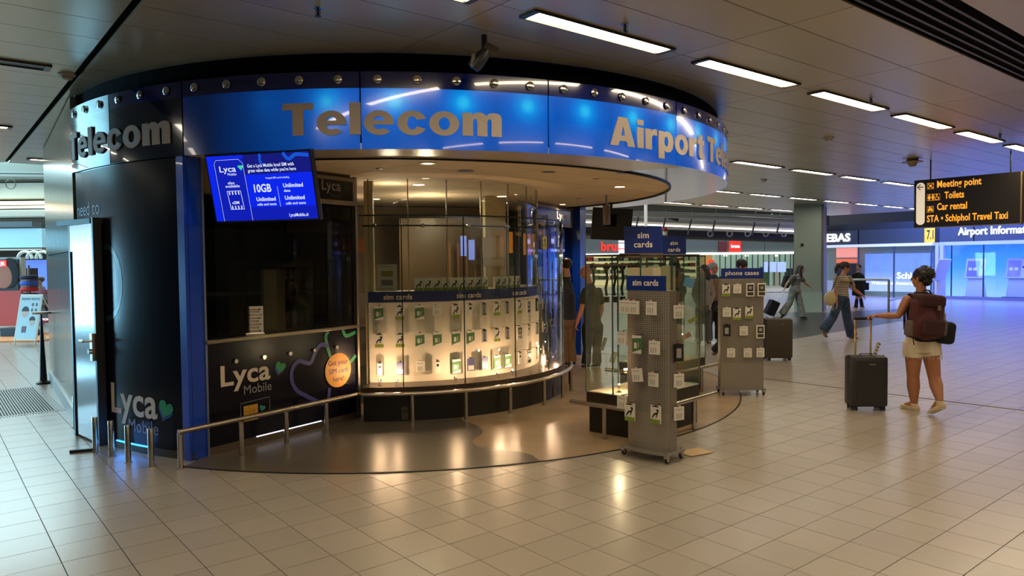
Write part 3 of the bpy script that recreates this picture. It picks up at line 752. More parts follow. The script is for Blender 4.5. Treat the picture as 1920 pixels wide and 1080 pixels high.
# note: panels carry world coordinates, so bolts parented to them use the same frame
def cyl_letters(s, a_start, a_end, h, z, m=M_letter, bold=.03, R=KR+.004, depth=.012, name='lettering', cond=0):
    wdt = math.radians(abs(a_end-a_start))*R
    return glyphs(s, 'letter', m, cyl_map(KC, R, a_start, z), h, wdt, depth, K)
M_let_m = mat('fascia_letter', (172,160,150), .5)
cyl_letters('Telecom', -97.25, -72.4, .262, 2.755, M_let_m, .045)
cyl_letters('Airport', -57.6, -36.3, .262, 2.755, M_let_m, .045)
cyl_letters('Telecom', -34.9, -10.0, .262, 2.755, M_let_m, .045)
cyl_letters('Telecom', -137.2, -112.35, .262, 2.755, M_let_m, .045)
cyl_letters('Airport', 5, 26, .262, 2.755, M_let_m, .045)
# soffit ring and tiled soffit
M_ring = mat('soffit_ring', (205,190,178), .3, .35)
M_ring2 = mat('soffit_ring_gloss', (150,160,205), .10, .8)
IR = 3.66; IC = (-1.50, 10.22)
def ring(a, c, m):
    b = MB(); n = max(2, int(abs(c-a)/2)); r0, r1 = [], []
    for i in range(n+1):
        t = math.radians(a+(c-a)*i/n)
        r0.append(b.b.verts.new((KC[0]+(KR-.01)*math.cos(t), KC[1]+(KR-.01)*math.sin(t), FZ0))); r1.append(b.b.verts.new((IC[0]+IR*math.cos(t), IC[1]+IR*math.sin(t), FZ0+.012)))
    r2 = [b.b.verts.new((v.co.x, v.co.y, FZ0+.05)) for v in r1]; r3 = [b.b.verts.new((v.co.x, v.co.y, FZ0+.05)) for v in r0]
    for i in range(n):
        for A, B in ((r0, r1), (r1, r2), (r2, r3), (r3, r0)): b.b.faces.new((A[i], A[i+1], B[i+1], B[i]))
    K(b.build('soffit_ring', m))
ring(A0+.3, -42.5, M_ring); ring(-42.4, 0, M_ring2); ring(.1, 26, M_ring2); ring(26.1, 52, M_ring2)
K(MB().arc(IC, IR-.025, IR, -180, 180, FZ0-.004, FZ0+.06, 3).build('ring_dark_edge', M_black))  # black strip round the inner edge of the soffit ring
# tiles of the soffit
soff = K(MB().prism([(IC[0]+(IR-.01)*math.cos(2*PI*k/96), IC[1]+(IR-.01)*math.sin(2*PI*k/96)) for k in range(96)], FZ0+.03, FZ0+.05).build('soffit', mat('soffit_joint', (92,80,66), .8)))
from mathutils.geometry import intersect_point_line
ts = .62; k = 0
th_s = TH+.12
for i in range(-7, 8):
    for j in range(-7, 8):
        cc = Vector((IC[0],IC[1],0)) + Matrix.Rotation(th_s,3,'Z') @ Vector(((i+.5)*ts*1.0, (j+.5)*ts, 0))
        cs = [cc + Matrix.Rotation(th_s,3,'Z') @ Vector((sx*(ts/2-.004), sy*(ts/2-.004), 0)) for sx, sy in ((-1,-1),(1,-1),(1,1),(-1,1))]
        if all(math.hypot(p.x-IC[0], p.y-IC[1]) > IR-.02 for p in cs): continue
        # clip to the circle
        poly = [(p.x,p.y) for p in cs]
        if any(math.hypot(p[0]-IC[0], p[1]-IC[1]) > IR-.02 for p in poly):
            new = []; m_ = 24
            for e in range(4):
                pa, pb = poly[e], poly[(e+1)%4]
                for u in range(8): new.append((pa[0]+(pb[0]-pa[0])*u/8, pa[1]+(pb[1]-pa[1])*u/8))
            out = []
            for p in new:
                r = math.hypot(p[0]-IC[0], p[1]-IC[1]); f = min(1, (IR-.02)/r); out.append((IC[0]+(p[0]-IC[0])*f, IC[1]+(p[1]-IC[1])*f))
            poly = [p for u, p in enumerate(out) if math.hypot(p[0]-out[u-1][0], p[1]-out[u-1][1]) > 1e-4]
            if len(poly) < 3: continue
        o = MB().prism(poly, FZ0+.02, FZ0+.032).build('ceiling_tile', M_soft); o.parent = soff
# black drum between kiosk and hall ceiling
K(MB().arc(KC, 4.02, 4.06, -180, 180, 2.8, CZ+.02, 3).build('roof_drum', M_dark))
K(MB().prism([(KC[0]+4.1*math.cos(2*PI*k/72), KC[1]+4.1*math.sin(2*PI*k/72)) for k in range(72)], 2.74, 2.78).build('roof_deck', M_dark))
# downlights in the soffit
def downlight(px, py, r, lit, fl='lamp'):
    p = Z(px, py, FZ0+.02)
    o = MB().lathe([(r*.82,.0),(r*.82,-.004),(r,-.006),(r,0)], (p.x,p.y,p.z), 24).build('downlight_rim', mat('rim_white', (170,156,136), .5), smooth=True); o.parent = soff
    o2 = MB().lathe([(r*.8,-.001),(r*.8,-.005)], (p.x,p.y,p.z), 24).build('downlight_lens', M_warm if lit else mat('lens_off', (98,86,72), .3)); o2.parent = soff
    if lit:
        l = bpy.data.lights.new('downlight', 'SPOT'); l.energy = 52; l.color = (1,.8,.55); l.spot_size = 2.2; l.spot_blend = .8; l.shadow_soft_size = r
        lo = bpy.data.objects.new('downlight', l); col.objects.link(lo); lo.location = (p.x,p.y,p.z-.03)
for a in [(785,346,.085,1),(941,368,.085,1),(705,373,.07,1),(904,395,.07,1),(803,306,.085,0),(1028,322,.075,0),(1162,350,.08,1),(1145,385,.09,1),(1168,324,.075,0),(873,320,.09,0),(711,316,.045,0),(1055,383,.06,1),(1118,335,.04,0),(1085,372,.04,0)]:
    downlight(*a)
# --- left wall of the kiosk below the fascia
K(MB().arc(KC, KR-.05, KR-.03, -137, A0-.05, .07, FZ0, 1).build('curved_wall', M_navy, smooth=True))
K(MB().arc(KC, KR-.05, KR-.02, -137, A0, 0, .07, 1).build('skirting', mat('skirt_grey', (74,66,58), .4, .5), smooth=True))
K(MB().arc(KC, 4.0, 4.1, A1, 223, 0, FZ0+.3, 3).build('rear_wall', mat('kiosk_rear', (22,22,26), .6)))
cm = cyl_map(KC, KR-.03, -126.4, 0)
K(letters('Lyca', 'lettering', M_letter, cm, .265, math.radians(9.9)*KR, 0, .335, .02, .003))
K(letters('Mobile', 'lettering', mat('grey_letter', (118,114,124), .5), cm, .115, math.radians(5.9)*KR, .30, .185, 0, .003))
K(flat([(u*1.0,v) for u,v in heart(.83,.42,.095,-.35)], 'heart_print', M_blueheart, lambda u,v,d=0: cm(u-.012,v-.02,d), .0015))
K(flat(heart(.83,.43,.095,-.35), 'heart_print', M_green, lambda u,v,d=0: cm(u,v,d+.002), .0015))
K(ribbon([(-.02+.34*math.cos(t/20*2*PI)*.75, 1.55+.34*math.sin(t/20*2*PI)) for t in range(20)], .05, 'ring_print', mat('dark_green', (12,56,46), .2), cm, .001, None, True))
K(letters('need to', 'lettering', mat('grey_letter', (118,114,124), .5), cyl_map(KC, KR-.03, -137, 0), .13, .62, 0.02, 2.2, 0, .002))
# blue corner strip and counter wall
CA = Vector((-2.81034, 6.24913, 0)); CU = Vector((math.cos(math.radians(56.64)), math.sin(math.radians(56.64)), 0))
CNrm = Vector((CU.y, -CU.x, 0)); wm = plane_map(CA, CU, lift=.0)
def wall_box(u0, u1, v0, v1, d0, d1, m, name, bev=0, parent=None):   # d outwards from the counter wall plane
    c = CA + CU*((u0+u1)/2) + CNrm*((d0+d1)/2) + Vector((0,0,(v0+v1)/2))
    o = MB().box(c, (u1-u0, abs(d1-d0), v1-v0), math.atan2(CU.y,CU.x), bev=bev).build(name, m)
    if parent is None: return K(o)
    o.parent = parent; return o
wall_box(0, .172, 0, FZ0, -.10, 0, M_blue, 'corner_pilaster')
wall_box(.165, .185, 0, FZ0, -.06, .012, mat('strip_edge', (120,130,160), .3, .7), 'edge_trim')
wall_box(.185, 2.02, .075, 1.0, -.06, -.004, M_navy, 'counter_wall')
wall_box(.185, 2.02, 0, .075, -.06, .004, mat('skirt_steel', (110,98,84), .35, .7), 'skirting')
wall_box(.17, 2.03, 1.0, 1.035, -.32, .03, mat('counter_steel', (128,118,104), .3, .85), 'counter_top', .004)
wall_box(2.0, 2.03, 0, FZ0, -.06, .02, M_steel, 'edge_trim')
wall_box(.17, 2.0, 2.32, FZ0+.03, -.09, -.05, mat('beige_frame', (128,112,92), .6), 'window_header')
gw = wall_box(.19, 2.0, 1.035, 2.33, -.035, -.027, M_glass_d, 'window_pane')
# illuminated name box over the window
lb = wall_box(1.42, 2.0, 2.33, 2.62, -.05, .02, mat('box_frame', (150,138,120), .5), 'name_box')
wall_box(1.38, 1.96, 2.375, 2.58, .02, .03, mat('box_face', (16,18,22), .2), 'box_face', parent=lb)
K(letters('Lyca', 'lettering', mat('dim_letter', (150,145,140), .5), plane_map(CA+CNrm*.032, CU, lift=0), .105, .26, 1.52, 2.47, .01, .003))
K(letters('Mobile', 'lettering', mat('dim_letter2', (70,70,72), .5), plane_map(CA+CNrm*.032, CU, lift=0), .05, .16, 1.62, 2.40, 0, .003))
K(flat(heart(1.86,2.5,.04,-.35), 'heart_print', mat('dim_green', (14,60,46), .4), plane_map(CA+CNrm*.032, CU, lift=0)))
# prints on the counter wall
K(letters('Lyca', 'lettering', M_letter, wm, .178, .54, .315, .605, .02, .003))
K(letters('Mobile', 'lettering', mat('grey_letter2', (128,124,130), .5), wm, .082, .31, .555, .495, .0, .003))
K(flat(heart(.972,.69,.062,-.35), 'heart_print', M_blueheart, lambda u,v,d=0: wm(u-.012,v-.018,d), .001))
K(flat(heart(.975,.70,.064,-.35), 'heart_print', M_green, lambda u,v,d=0: wm(u,v,d+.002), .001))
K(flat([(x,y) for x,y in disc(1.724,.572,.183)], 'yellow_sticker', mat('sticker_yellow', (232,160,40), .45), lambda u,v,d=0: wm(u,v,d+.004), .002))
for k, s in enumerate(('Get your','SIM card','here!')):
    K(letters(s, 'sticker_lettering', mat('ink_navy', (24,20,50), .5), lambda u,v,d=0: wm(u,v,d+.007), .052, None, 1.724, .63-k*.088, .0, .001, align='c'))
def sp(pts, n=6):                       # smooth a closed/open control polyline (Catmull-Rom)
    out = []
    for i in range(len(pts)-1):
        p0 = pts[max(i-1,0)]; p1 = pts[i]; p2 = pts[i+1]; p3 = pts[min(i+2,len(pts)-1)]
        for k in range(n):
            t = k/n; out.append(tuple(.5*((2*p1[a])+(-p0[a]+p2[a])*t+(2*p0[a]-5*p1[a]+4*p2[a]-p3[a])*t*t+(-p0[a]+3*p1[a]-3*p2[a]+p3[a])*t**3) for a in range(len(p1))))
    out.append(pts[-1]); return out
M_bl = mat('line_blue', (42,48,128), .4)
K(ribbon(sp([(1.60,.84),(1.50,.865),(1.42,.80),(1.36,.70),(1.30,.70),(1.20,.73),(1.12,.66),(1.11,.55),(1.16,.45),(1.26,.38),(1.54,.245),(1.60,.40)],5), .042, 'line_heart', M_bl, lambda u,v,d=0: wm(u,v,d+.002), .001))
K(ribbon(sp([(1.60,.995),(1.565,.95),(1.575,.86),(1.63,.70)],5), .04, 'line_heart', M_green, lambda u,v,d=0: wm(u,v,d+.001), .001))
K(ribbon(sp([(1.80,.995),(1.84,.93),(1.90,.93),(1.99,.955)],5), .04, 'line_heart', M_green, lambda u,v,d=0: wm(u,v,d+.001), .001))
K(ribbon(sp([(1.88,.62),(1.99,.70)],3), .04, 'line_heart', M_green, lambda u,v,d=0: wm(u,v,d+.001), .001))
K(ribbon([(.517,.30),(.517,.416),(.84,.43),(.84,.30)], .006, 'card_outline', mat('outline_grey', (110,116,130), .4), wm))
ch = K(flat(rect(.548,.24,.705,.385), 'sim_chip', mat('chip_gold', (214,164,56), .3, .4), wm, .002))
for pa in ([(.548,.335),(.60,.33),(.62,.30),(.705,.30)], [(.548,.29),(.59,.29),(.6,.24)], [(.60,.385),(.61,.34),(.66,.33),(.705,.34)], [(.66,.385),(.655,.33),(.66,.25)]):
    q = ribbon(pa, .003, 'chip_line', mat('chip_line', (90,60,20), .5), lambda u,v,d=0: wm(u,v,d+.003)); q.parent = ch
K(flat(heart(.755,.335,.036,-.35), 'heart_print', mat('teal', (40,130,110), .4), wm))
for u in (.471,.782,1.092,1.398,1.704):
    q = MB().lathe([(.009,0),(.009,.012),(.02,.012),(.02,.02)], CA+CU*u+Vector((0,0,.818))+CNrm*.0, 16, rot=CNrm.to_track_quat('Z','Y').to_matrix()).build('bolt', M_chrome); K(q)
M_neon = mat('neon_white', (255,255,255), .4, emit=(235,235,255), es=2.0)
wall_box(.68, 1.48, .07, .078, .0, .008, M_neon, 'led_line')
M_neonb = mat('neon_blue', (60,120,255), .4, emit=(40,140,255), es=6)
K(MB().arc(KC, KR-.03, KR-.018, -125.2, -117.4, .062, .072, 1).build('led_line', M_neonb))
t_ = math.radians(-121.3); point('led_glow', (KC[0]+(KR+.06)*math.cos(t_), KC[1]+(KR+.06)*math.sin(t_), .12), 1.6, (.1,.35,1), .15)
# counter window 2 on the far wing
DA = Vector((.27, 11.12, 0)); DB = Vector((1.24, 13.40, 0)); DU = (DB-DA).normalized(); DN = Vector((DU.y,-DU.x,0))
def wall2(u0, u1, v0, v1, d0, d1, m, name):
    c = DA + DU*((u0+u1)/2) + DN*((d0+d1)/2) + Vector((0,0,(v0+v1)/2)); return K(MB().box(c, (u1-u0, abs(d1-d0), v1-v0), math.atan2(DU.y,DU.x)).build(name, m))
L2 = (DB-DA).length
wall2(0, L2-.3, 0, 1.03, -.06, 0, M_navy, 'counter_wall'); wall2(0, L2-.3, 1.03, 1.06, -.3, .03, M_steel, 'counter_top')
wall2(.0, L2-.3, 1.06, 2.3, -.035, -.027, M_glass_d, 'window_pane'); wall2(0, L2-.02, 2.3, FZ0+.02, -.06, -.02, mat('beige_frame', (128,112,92), .6), 'window_header')
wall2(.1, L2-.55, 2.3, 2.6, -.03, .03, mat('box_frame', (150,138,120), .5), 'name_box'); wall2(.12, L2-.6, 2.34, 2.57, .03, .04, mat('box_face', (16,18,22), .2), 'box_face')
m2 = plane_map(DA+DN*.045, DU, lift=0)
K(letters('Lyca', 'lettering', mat('cream_letter', (205,190,170), .5), m2, .12, .5, 1.15, 2.42, .01, .003)); K(letters('sim cards', 'lettering', mat('dim_letter', (150,145,140), .5), m2, .07, .5, .25, 2.39, .01, .003))
K(letters('Lyca', 'lettering', M_letter, plane_map(DA+DN*.004, DU, lift=0), .2, .7, .5, .62, .02, .003))
K(MB().box(DB+DU*-.12+DN*.02+Vector((0,0,FZ0/2)), (.34,.2,FZ0), math.atan2(DU.y,DU.x)).build('corner_pilaster', M_blue))
# interior of the kiosk: dark partitions, shelves, white column, door frame
M_int = mat('interior_brown', (104,88,66), .7); M_int2 = mat('interior_dark', (26,23,20), .7)
CC = (-1.44, 9.85)
def cpos(th, R, z=0): t = math.radians(th); return Vector((CC[0]+R*math.cos(t), CC[1]+R*math.sin(t), z))
K(MB().box((-1.9,12.2,1.32), (3.6,.06,2.64), .25).build('partition', M_int))
K(MB().box((-3.3,9.6,1.32), (.05,4.2,2.64), .1).build('partition', M_int2))
K(MB().box((-2.35,9.3,1.75), (.05,.09,1.5), .4).build('shelf_post', mat('wood_post', (110,92,74), .6)))
K(MB().box((-2.6,9.2,2.2), (.5,.3,.22), .4).build('wall_cabinet', mat('wood_post', (110,92,74), .6)))
K(MB().box((-2.2,9.9,1.95), (.42,.03,.2), .2).build('notice_board', mat('notice_orange', (150,84,26), .6)))
K(MB().box((-2.0,9.2,.9), (1.6,.5,.04), .5).build('desk', mat('desk_brown', (84,68,52), .5)))
K(MB().box((-1.95,9.45,1.15), (.5,.03,.32), .3).build('document_tray', mat('paper_dim', (120,108,94), .6)))
# column and slats seen through the curved window
K(MB().box(cpos(-95,1.72,1.32), (.10,.05,2.6), math.radians(-5)).build('door_post', mat('post_cream', (214,196,150), .5)))
K(MB().box((-.25,10.6,1.32), (.30,.24,2.64), .2).build('white_column', mat('column_cream', (190,174,136), .5)))
K(MB().box((-.26,10.47,1.85), (.3,.02,.42), .2).build('paper_sheet', mat('paper_warm', (205,194,170), .6)))
K(MB().box((-1.0,11.4,1.3), (1.5,.05,2.2), .1).build('inner_door', mat('inner_door', (104,86,62), .4)))
K(MB().box((.25,10.4,1.95), (.24,.02,.3), .9).build('orange_notice', mat('notice_bright', (236,158,50), .6, emit=(236,150,40), es=.25)))
K(MB().box((-.02,10.35,1.98), (.10,.02,.3), .9).build('orange_notice', mat('notice_bright', (236,158,50), .6, emit=(236,150,40), es=.25)))
for x in (-.72,-.60): K(MB().box((x,10.9,1.95-(.06 if x > -.7 else 0)), (.09,.02,.30), .1).build('lit_screen', mat('lit_blue', (120,140,220), .4, emit=(120,140,225), es=.8)))
for i in range(4): K(MB().box((-.95+i*.13,11.15,1.5), (.03,.02,1.0), .1).build('hanging_strap', mat('strap_tan', (150,104,60), .6)))
point('inside_fill', (-1.45,8.75,2.45), 7, (1,.84,.6), .1); point('inside_fill', (-1.2,10.3,2.3), 20, (1,.82,.55), .1); point('inside_fill', (-2.3,10.4,2.4), 3, (1,.82,.55), .1)  # fill lights without fittings, added to brighten the interior
# steel door and clad wall on the left
dl, dr = G(196,858), G(160,803)
a_l = math.degrees(math.atan2(dr.y-KC[1], dr.x-KC[0])); a_r = -127.4
def kp(a, R=KR, z=0): t = math.radians(a); return Vector((KC[0]+R*math.cos(t), KC[1]+R*math.sin(t), z))
p0, p1 = kp(-137.0, KR+.02), kp(-127.6, KR+.02)
dd = p1-p0; dn = Vector((dd.y,-dd.x,0)).normalized(); dz = math.atan2(dd.y, dd.x)
door = K(MB().box((p0+p1)/2+Vector((0,0,1.06)), (dd.length-.05,.05,2.08), dz, bev=.003).build('steel_door', M_door))
def dchild(o): o.parent = door; return o
mid = (p0+p1)/2
du = dd.normalized()
for s_ in (-1,1): dchild(MB().box(mid+du*s_*(dd.length/2-.012)+dn*.0+Vector((0,0,1.08)), (.04,.075,2.16), dz).build('door_jamb', M_black))
dchild(MB().box(mid+Vector((0,0,1.98))+dn*.03, (dd.length-.06,.012,.26), dz).build('top_plate', mat('pinkish_steel', (190,160,148), .3, .7)))
dchild(MB().box(mid+Vector((0,0,2.13))+dn*.06-du*.05, (dd.length*1.0,.05,.05), dz+.12).build('door_closer', M_black))
dchild(MB().box(mid+du*(dd.length/2-.05)+dn*.045+Vector((0,0,.94)), (.06,.04,.26), dz).build('lock_plate', M_steel))
dchild(MB().cyl(mid+du*(dd.length/2-.05)+dn*.04+Vector((0,0,1.0)), mid+du*(dd.length/2-.05)+dn*.13+Vector((0,0,1.0)), .012,10).cyl(mid+du*(dd.length/2-.05)+dn*.13+Vector((0,0,1.0)), mid+du*(dd.length/2-.15)+dn*.13+Vector((0,0,1.0)), .012,10).build('door_handle', M_chrome))
dchild(MB().lathe([(.025,0),(.025,.03)], mid+du*(dd.length/2-.05)+dn*.06+Vector((0,0,.9)), 14, rot=dn.to_track_quat('Z','Y').to_matrix()).build('lock_cylinder', M_chrome))
# curved wall strip above the door
K(MB().arc(KC, KR-.05, KR-.03, -137.5, -127, 2.16, FZ0, 1).build('door_header', M_navy, smooth=True))
sw = thing('steel_clad_wall', 'brushed steel clad wall block behind the kiosk door at the left', 'wall block', (0,0,0))
s0, s1 = Vector((-6.92,10.85,0)), Vector((-4.45,7.45,0)); sd = s1-s0; sz = math.atan2(sd.y, sd.x); sn = Vector((sd.y,-sd.x,0)).normalized()
if sn.x > 0: sn = -sn
L = sd.length
for k in range(7):
    for (z0, z1) in ((.16,1.86),(1.87,CZ-.02)):
        c = s0+sd*((k+.5)/7)+Vector((0,0,(z0+z1)/2)); MB().box(c, (L/7-.006,.05,z1-z0), sz).build('steel_panel', M_clad, sw)
MB().box(s0+sd*.5-sn*.05+Vector((0,0,CZ/2)), (L,.05,CZ), sz).build('backing', M_black, sw)
MB().box(s0+sd*.5+sn*.02+Vector((0,0,.08)), (L+.04,.06,.16), sz).build('plinth', mat('plinth_steel', (150,146,140), .35, .7), sw)
e0 = s0; e1 = s0+Vector((2.6,2.2,0)); MB().box((e0+e1)/2+Vector((0,0,CZ/2)), ((e1-e0).length,.08,CZ-.02), math.atan2((e1-e0).y,(e1-e0).x)).build('end_face', M_clad, sw)
t = thing('queue_barrier_post', 'tapering black stand with a flat white top at the end of the steel wall', 'stand', (0,0,0)); q = G(92,716)
MB().lathe([(.09,0),(.10,.02),(.05,.05),(.012,1.0),(.012,1.02)], (-6.86,10.55,0), 16).build('cone', M_black, t); MB().lathe([(.13,1.02),(.13,1.05)], (-6.86,10.55,0), 16).build('top_plate', M_white, t)
# ================================================================== display case of curved glass
case = thing('curved_display_case', 'tall curved glass display case with white backing full of hanging accessory packs', 'display case', (CC[0],CC[1],0))
def C(o): return inv(o, case)
C(MB().arc(CC, 1.0, 2.12, -94.5, 36.7, 0, .30, 2).build('plinth', mat('plinth_black', (20,18,16), .35), smooth=True))
C(MB().arc(CC, 1.6, 2.15, -94.8, 36.7, .30, .375, 2).build('base_shelf', mat('base_shelf', (58,46,36), .3, .3), smooth=True))
C(MB().arc(CC, 1.78, 1.80, -95, 36.7, .375, 1.268, 2).build('white_backing', mat('backing_white', (214,204,186), .7), smooth=True))
C(MB().arc(CC, 1.77, 1.815, -95, 20, 1.268, 1.388, 2).build('sign_band', mat('band_navy', (24,34,84), .4), smooth=True))
C(MB().arc(CC, 1.3, 1.79, -95, 20, 1.36, 1.38, 2).build('shelf', mat('shelf_white', (190,180,160), .5), smooth=True))
for a in (-89.5,-63.5,-37.2): C(letters('sim cards', 'lettering', mat('cream_letter', (205,190,170), .5), cyl_map(CC, 1.816, a, 1.30), .056, .315, 0, 0, .018, .003))
k = 0; a = -94.8; edges = [-94.8,-82.8,-64.5,-46.2,-27.9,-9.6,8.7,27,36.7]
for i in range(8):
    C(MB().arc(CC, 2.122, 2.13, edges[i]+.06, edges[i+1]-.06, .375, 2.215, 1.5).build('glass_pane', M_glass, smooth=True))
    p = cpos(edges[i+1], 2.126); C(MB().box((p.x,p.y,1.29), (.008,.012,1.84), math.radians(edges[i+1])).build('glass_edge', mat('edge_dark', (44,52,44), .2)))
C(MB().arc(CC, 2.119, 2.133, -94.8, 36.7, 2.205, 2.219, 2).build('top_rim', mat('rim_dark', (26,26,22), .4)))
for a in [-94.5+13.9*k for k in range(10)]:
    p = cpos(a, 1.80); C(MB().box((p.x,p.y,2.01), (.014,.012,1.25), math.radians(a)).build('mullion', mat('mullion_warm', (150,138,112), .35, .4)))
for i in range(9): C(MB().arc(CC, 1.796, 1.802, -94.5+13.9*i+.3, -94.5+13.9*(i+1)-.3, 1.39, 2.64, 2).build('inner_pane', M_glass, smooth=True))
C(MB().arc(CC, 2.09, 2.11, -94, 20, 2.095, 2.11, 2).build('support_rod', mat('rod_dark', (40,38,34), .3, .6)))
for a in [-94.5+13.9*k+4 for k in range(8)]:
    C(MB().lathe([(.022,0),(.022,.05)], cpos(a,2.085,2.102), 14, rot=Vector((math.cos(math.radians(a)),math.sin(math.radians(a)),0)).to_track_quat('Z','Y').to_matrix()).build('glass_clamp', M_chrome))
for a in (-78,-52): C(MB().lathe([(.045,0),(.045,.012),(.0,.014)], cpos(a,2.10,.13), 18, rot=Vector((math.cos(math.radians(a)),math.sin(math.radians(a)),0)).to_track_quat('Z','Y').to_matrix()).build('round_lock', M_steel))
for px, py in ((760,782),(985,742)):
    q = G(px, py); d = (q-Vector((*CC,0))).normalized(); c = Vector((*CC,0))+d*2.125
    C(MB().box((c.x,c.y,.075), (.012,.075,.11), math.atan2(d.y,d.x), bev=.004).lathe([(.037,0),(.037,.012)], (c.x-d.x*.006,c.y-d.y*.006,.13), 20, rot=d.to_track_quat('Z','Y').to_matrix()).build('floor_bracket', mat('bracket', (92,84,72), .4, .6)))
q = cpos(30, 2.2); C(MB().tube([q+Vector((0,0,.75)), q+Vector((.04,-.02,.75)), q+Vector((.04,-.02,1.25)), q+Vector((0,0,1.25))], .012, 8).build('door_handle', M_chrome))
# poster standing inside the window, over the band
p = cpos(-88.5, 1.74, 1.54); C(MB().box(p, (.215,.01,.30), math.radians(1.5)).build('poster', mat('poster_white', (206,198,180), .6)))
for z_, c_ in ((1.585,(140,140,60)),(1.485,(120,112,110))): C(MB().box(cpos(-88.5,1.747,z_), (.13,.004,.065), math.radians(1.5)).build('poster_block', mat('pb%d' % c_[2], c_, .6)))
pmx = plane_map(cpos(-88.5,1.753,1.66)-Vector((.08,0,0)), (1,.02,0)); C(letters('Temporarily out', 'poster_lettering', M_black, pmx, .014, .15, 0, 0, 0, .001)); C(letters('only counter open', 'poster_lettering', M_black, lambda u,v,d=0: pmx(u,v-.245,d), .014, .15, 0, 0, 0, .001))
# ================================================================== hanging accessory packs
M_pw = mat('pack_white', (226,220,208), .45); M_pg = mat('pack_green', (78,120,74), .45); M_pl = mat('pack_lime', (128,148,48), .45)
M_pk = mat('pack_black', (22,22,22), .4); M_pgr = mat('pack_grey', (164,158,150), .4); M_hook = mat('hook_wire', (60,56,52), .35, .7); M_redt = mat('red_tag', (140,26,28), .4)
M_pv = mat('pack_violet', (88,92,140), .4)
def pack_parts(kind, t, tagc=M_pk):
    """pack hanging from its origin, facing -y"""
    fm = plane_map((0,-.008,-.0), (1,0,0), lift=0)
    def pr(pts, m, nm='print', d=0): f = (lambda u,v,q=0: fm(u,v,q+d)); return flat(pts, nm, m, f, .001, t)
    if kind == 'runner':
        MB().box((0,0,-.078), (.096,.016,.15)).build('card', M_pw, t)
        pr(rect(-.048,-.153,.048,-.118), M_pl, 'green_band'); pr(rect(-.03,-.015,.03,-.004), M_pk, 'hanger_tab')
        pr([(.012,-.032),(.030,-.030),(.036,-.045),(.028,-.062),(.020,-.080),(.012,-.105),(.005,-.105),(.010,-.082),(.002,-.078),(-.012,-.088),(-.026,-.112),(-.034,-.110),(-.026,-.084),(-.010,-.066),(.012,-.060),(.022,-.05),(.010,-.044)], M_pk, 'silhouette', .001)
    elif kind == 'green':
        MB().box((0,0,-.08), (.10,.014,.155)).build('card', M_pg, t)
        pr([(-.05,-.157),(.05,-.157),(.05,-.118),(.0,-.132),(-.05,-.15)], M_pw, 'white_swoosh'); pr([(-.05,-.002),(.05,-.002),(.05,-.022),(-.05,-.03)], M_pw, 'white_header')
        pr(rect(-.028,-.115,.0,-.065), M_white, 'adapter_picture', .001); pr(rect(.014,-.11,.020,-.06), M_white, 'cable_picture', .001)
    elif kind == 'white':
        MB().box((0,0,-.062), (.098,.014,.112)).build('card', M_pw, t)
        pr(rect(-.012,-.006,.012,.006), M_pw, 'hanger_tab')
        for a in (-.03,-.01,.012): pr(rect(a,-.105,a+.008,-.06), M_pgr, 'grey_print')
        pr(rect(-.04,-.03,.03,-.024), M_pgr, 'title_line')
    elif kind == 'case':
        MB().box((0,0,-.085), (.10,.016,.165)).build('card', M_pw, t)
        pr(rect(-.038,-.105,.038,-.02), mat('window_grey', (70,66,62), .2), 'window'); pr(rect(-.038,-.155,.038,-.115), mat('window_grey', (70,66,62), .2), 'window')
        pr(disc(0,-.06,.022,16), mat('case_shape', (150,146,140), .3), 'phone_case_picture', .001)
    elif kind == 'black':
        MB().box((0,0,-.08), (.085,.016,.155)).build('card', M_pk, t); pr(rect(-.028,-.12,.02,-.04), M_pgr, 'headset_picture'); pr(rect(-.042,-.157,.042,-.15), M_pl, 'green_edge')
    elif kind == 'slim':
        MB().box((0,0,-.075), (.055,.014,.14)).build('card', M_pw, t); pr(disc(0,-.055,.016,14), M_pk, 'plug_picture')
        pr(rect(-.022,-.018,.022,-.006), M_pk, 'header')
    elif kind == 'cable':
        MB().box((0,0,-.075), (.06,.012,.14)).build('card', M_pgr, t); pr(rect(-.012,-.12,.008,-.03), M_pv, 'cable_picture'); pr(rect(-.018,-.135,.022,-.122), M_pk, 'plug_picture'); pr(rect(-.026,-.02,.026,-.006), M_pk, 'header')
    elif kind == 'violet':
        MB().box((0,0,-.075), (.085,.014,.14)).build('card', M_pv, t); pr(rect(-.035,-.135,.035,-.085), M_white, 'white_panel')
    MB().box((0,.004,-.004), (.022,.02,.02)).build('clip', tagc, t)
    MB().cyl((0,.09,.002),(0,-.012,.002),.0025,6).build('hook', M_hook, t)
PROTO = {}
def pack(kind, loc, rz, label, group=None, tagc=M_pk, scale=1):
    key = (kind, tagc.name)
    if key not in PROTO:
        t = thing('accessory_pack', label, 'pack', loc, rz, group); pack_parts(kind, t, tagc); PROTO[key] = tree_of(t)
        r = t
    else:
        base = PROTO[key][0][0].parent
        r = copy_tree(base, loc, rz, label, group, PROTO[key])
        if not group and 'group' in r: del r['group']
    r.scale = (scale,)*3; return r
desc = {'runner':'ear hook silhouette pack','green':'green charger pack','white':'white printed pack','case':'framed phone case pack','black':'black headset pack','slim':'narrow adapter pack','cable':'narrow grey cable pack','violet':'violet and white pack'}
cang = [-90.8,-83.9,-77.3,-71.4,-64.8,-59.3,-53.7,-48.2,-43.0,-36.0,-29.5,-21.5,-12.5]
grid = [['green','runner','green','white','runner','slim','cable','runner','cable','runner','case','black','cable'],
        ['runner','runner','green','green','green','green','cable','runner','cable','case','slim','cable','cable'],
        ['slim','violet','white','slim','green','violet','violet','green','green','slim','case','cable','cable']]
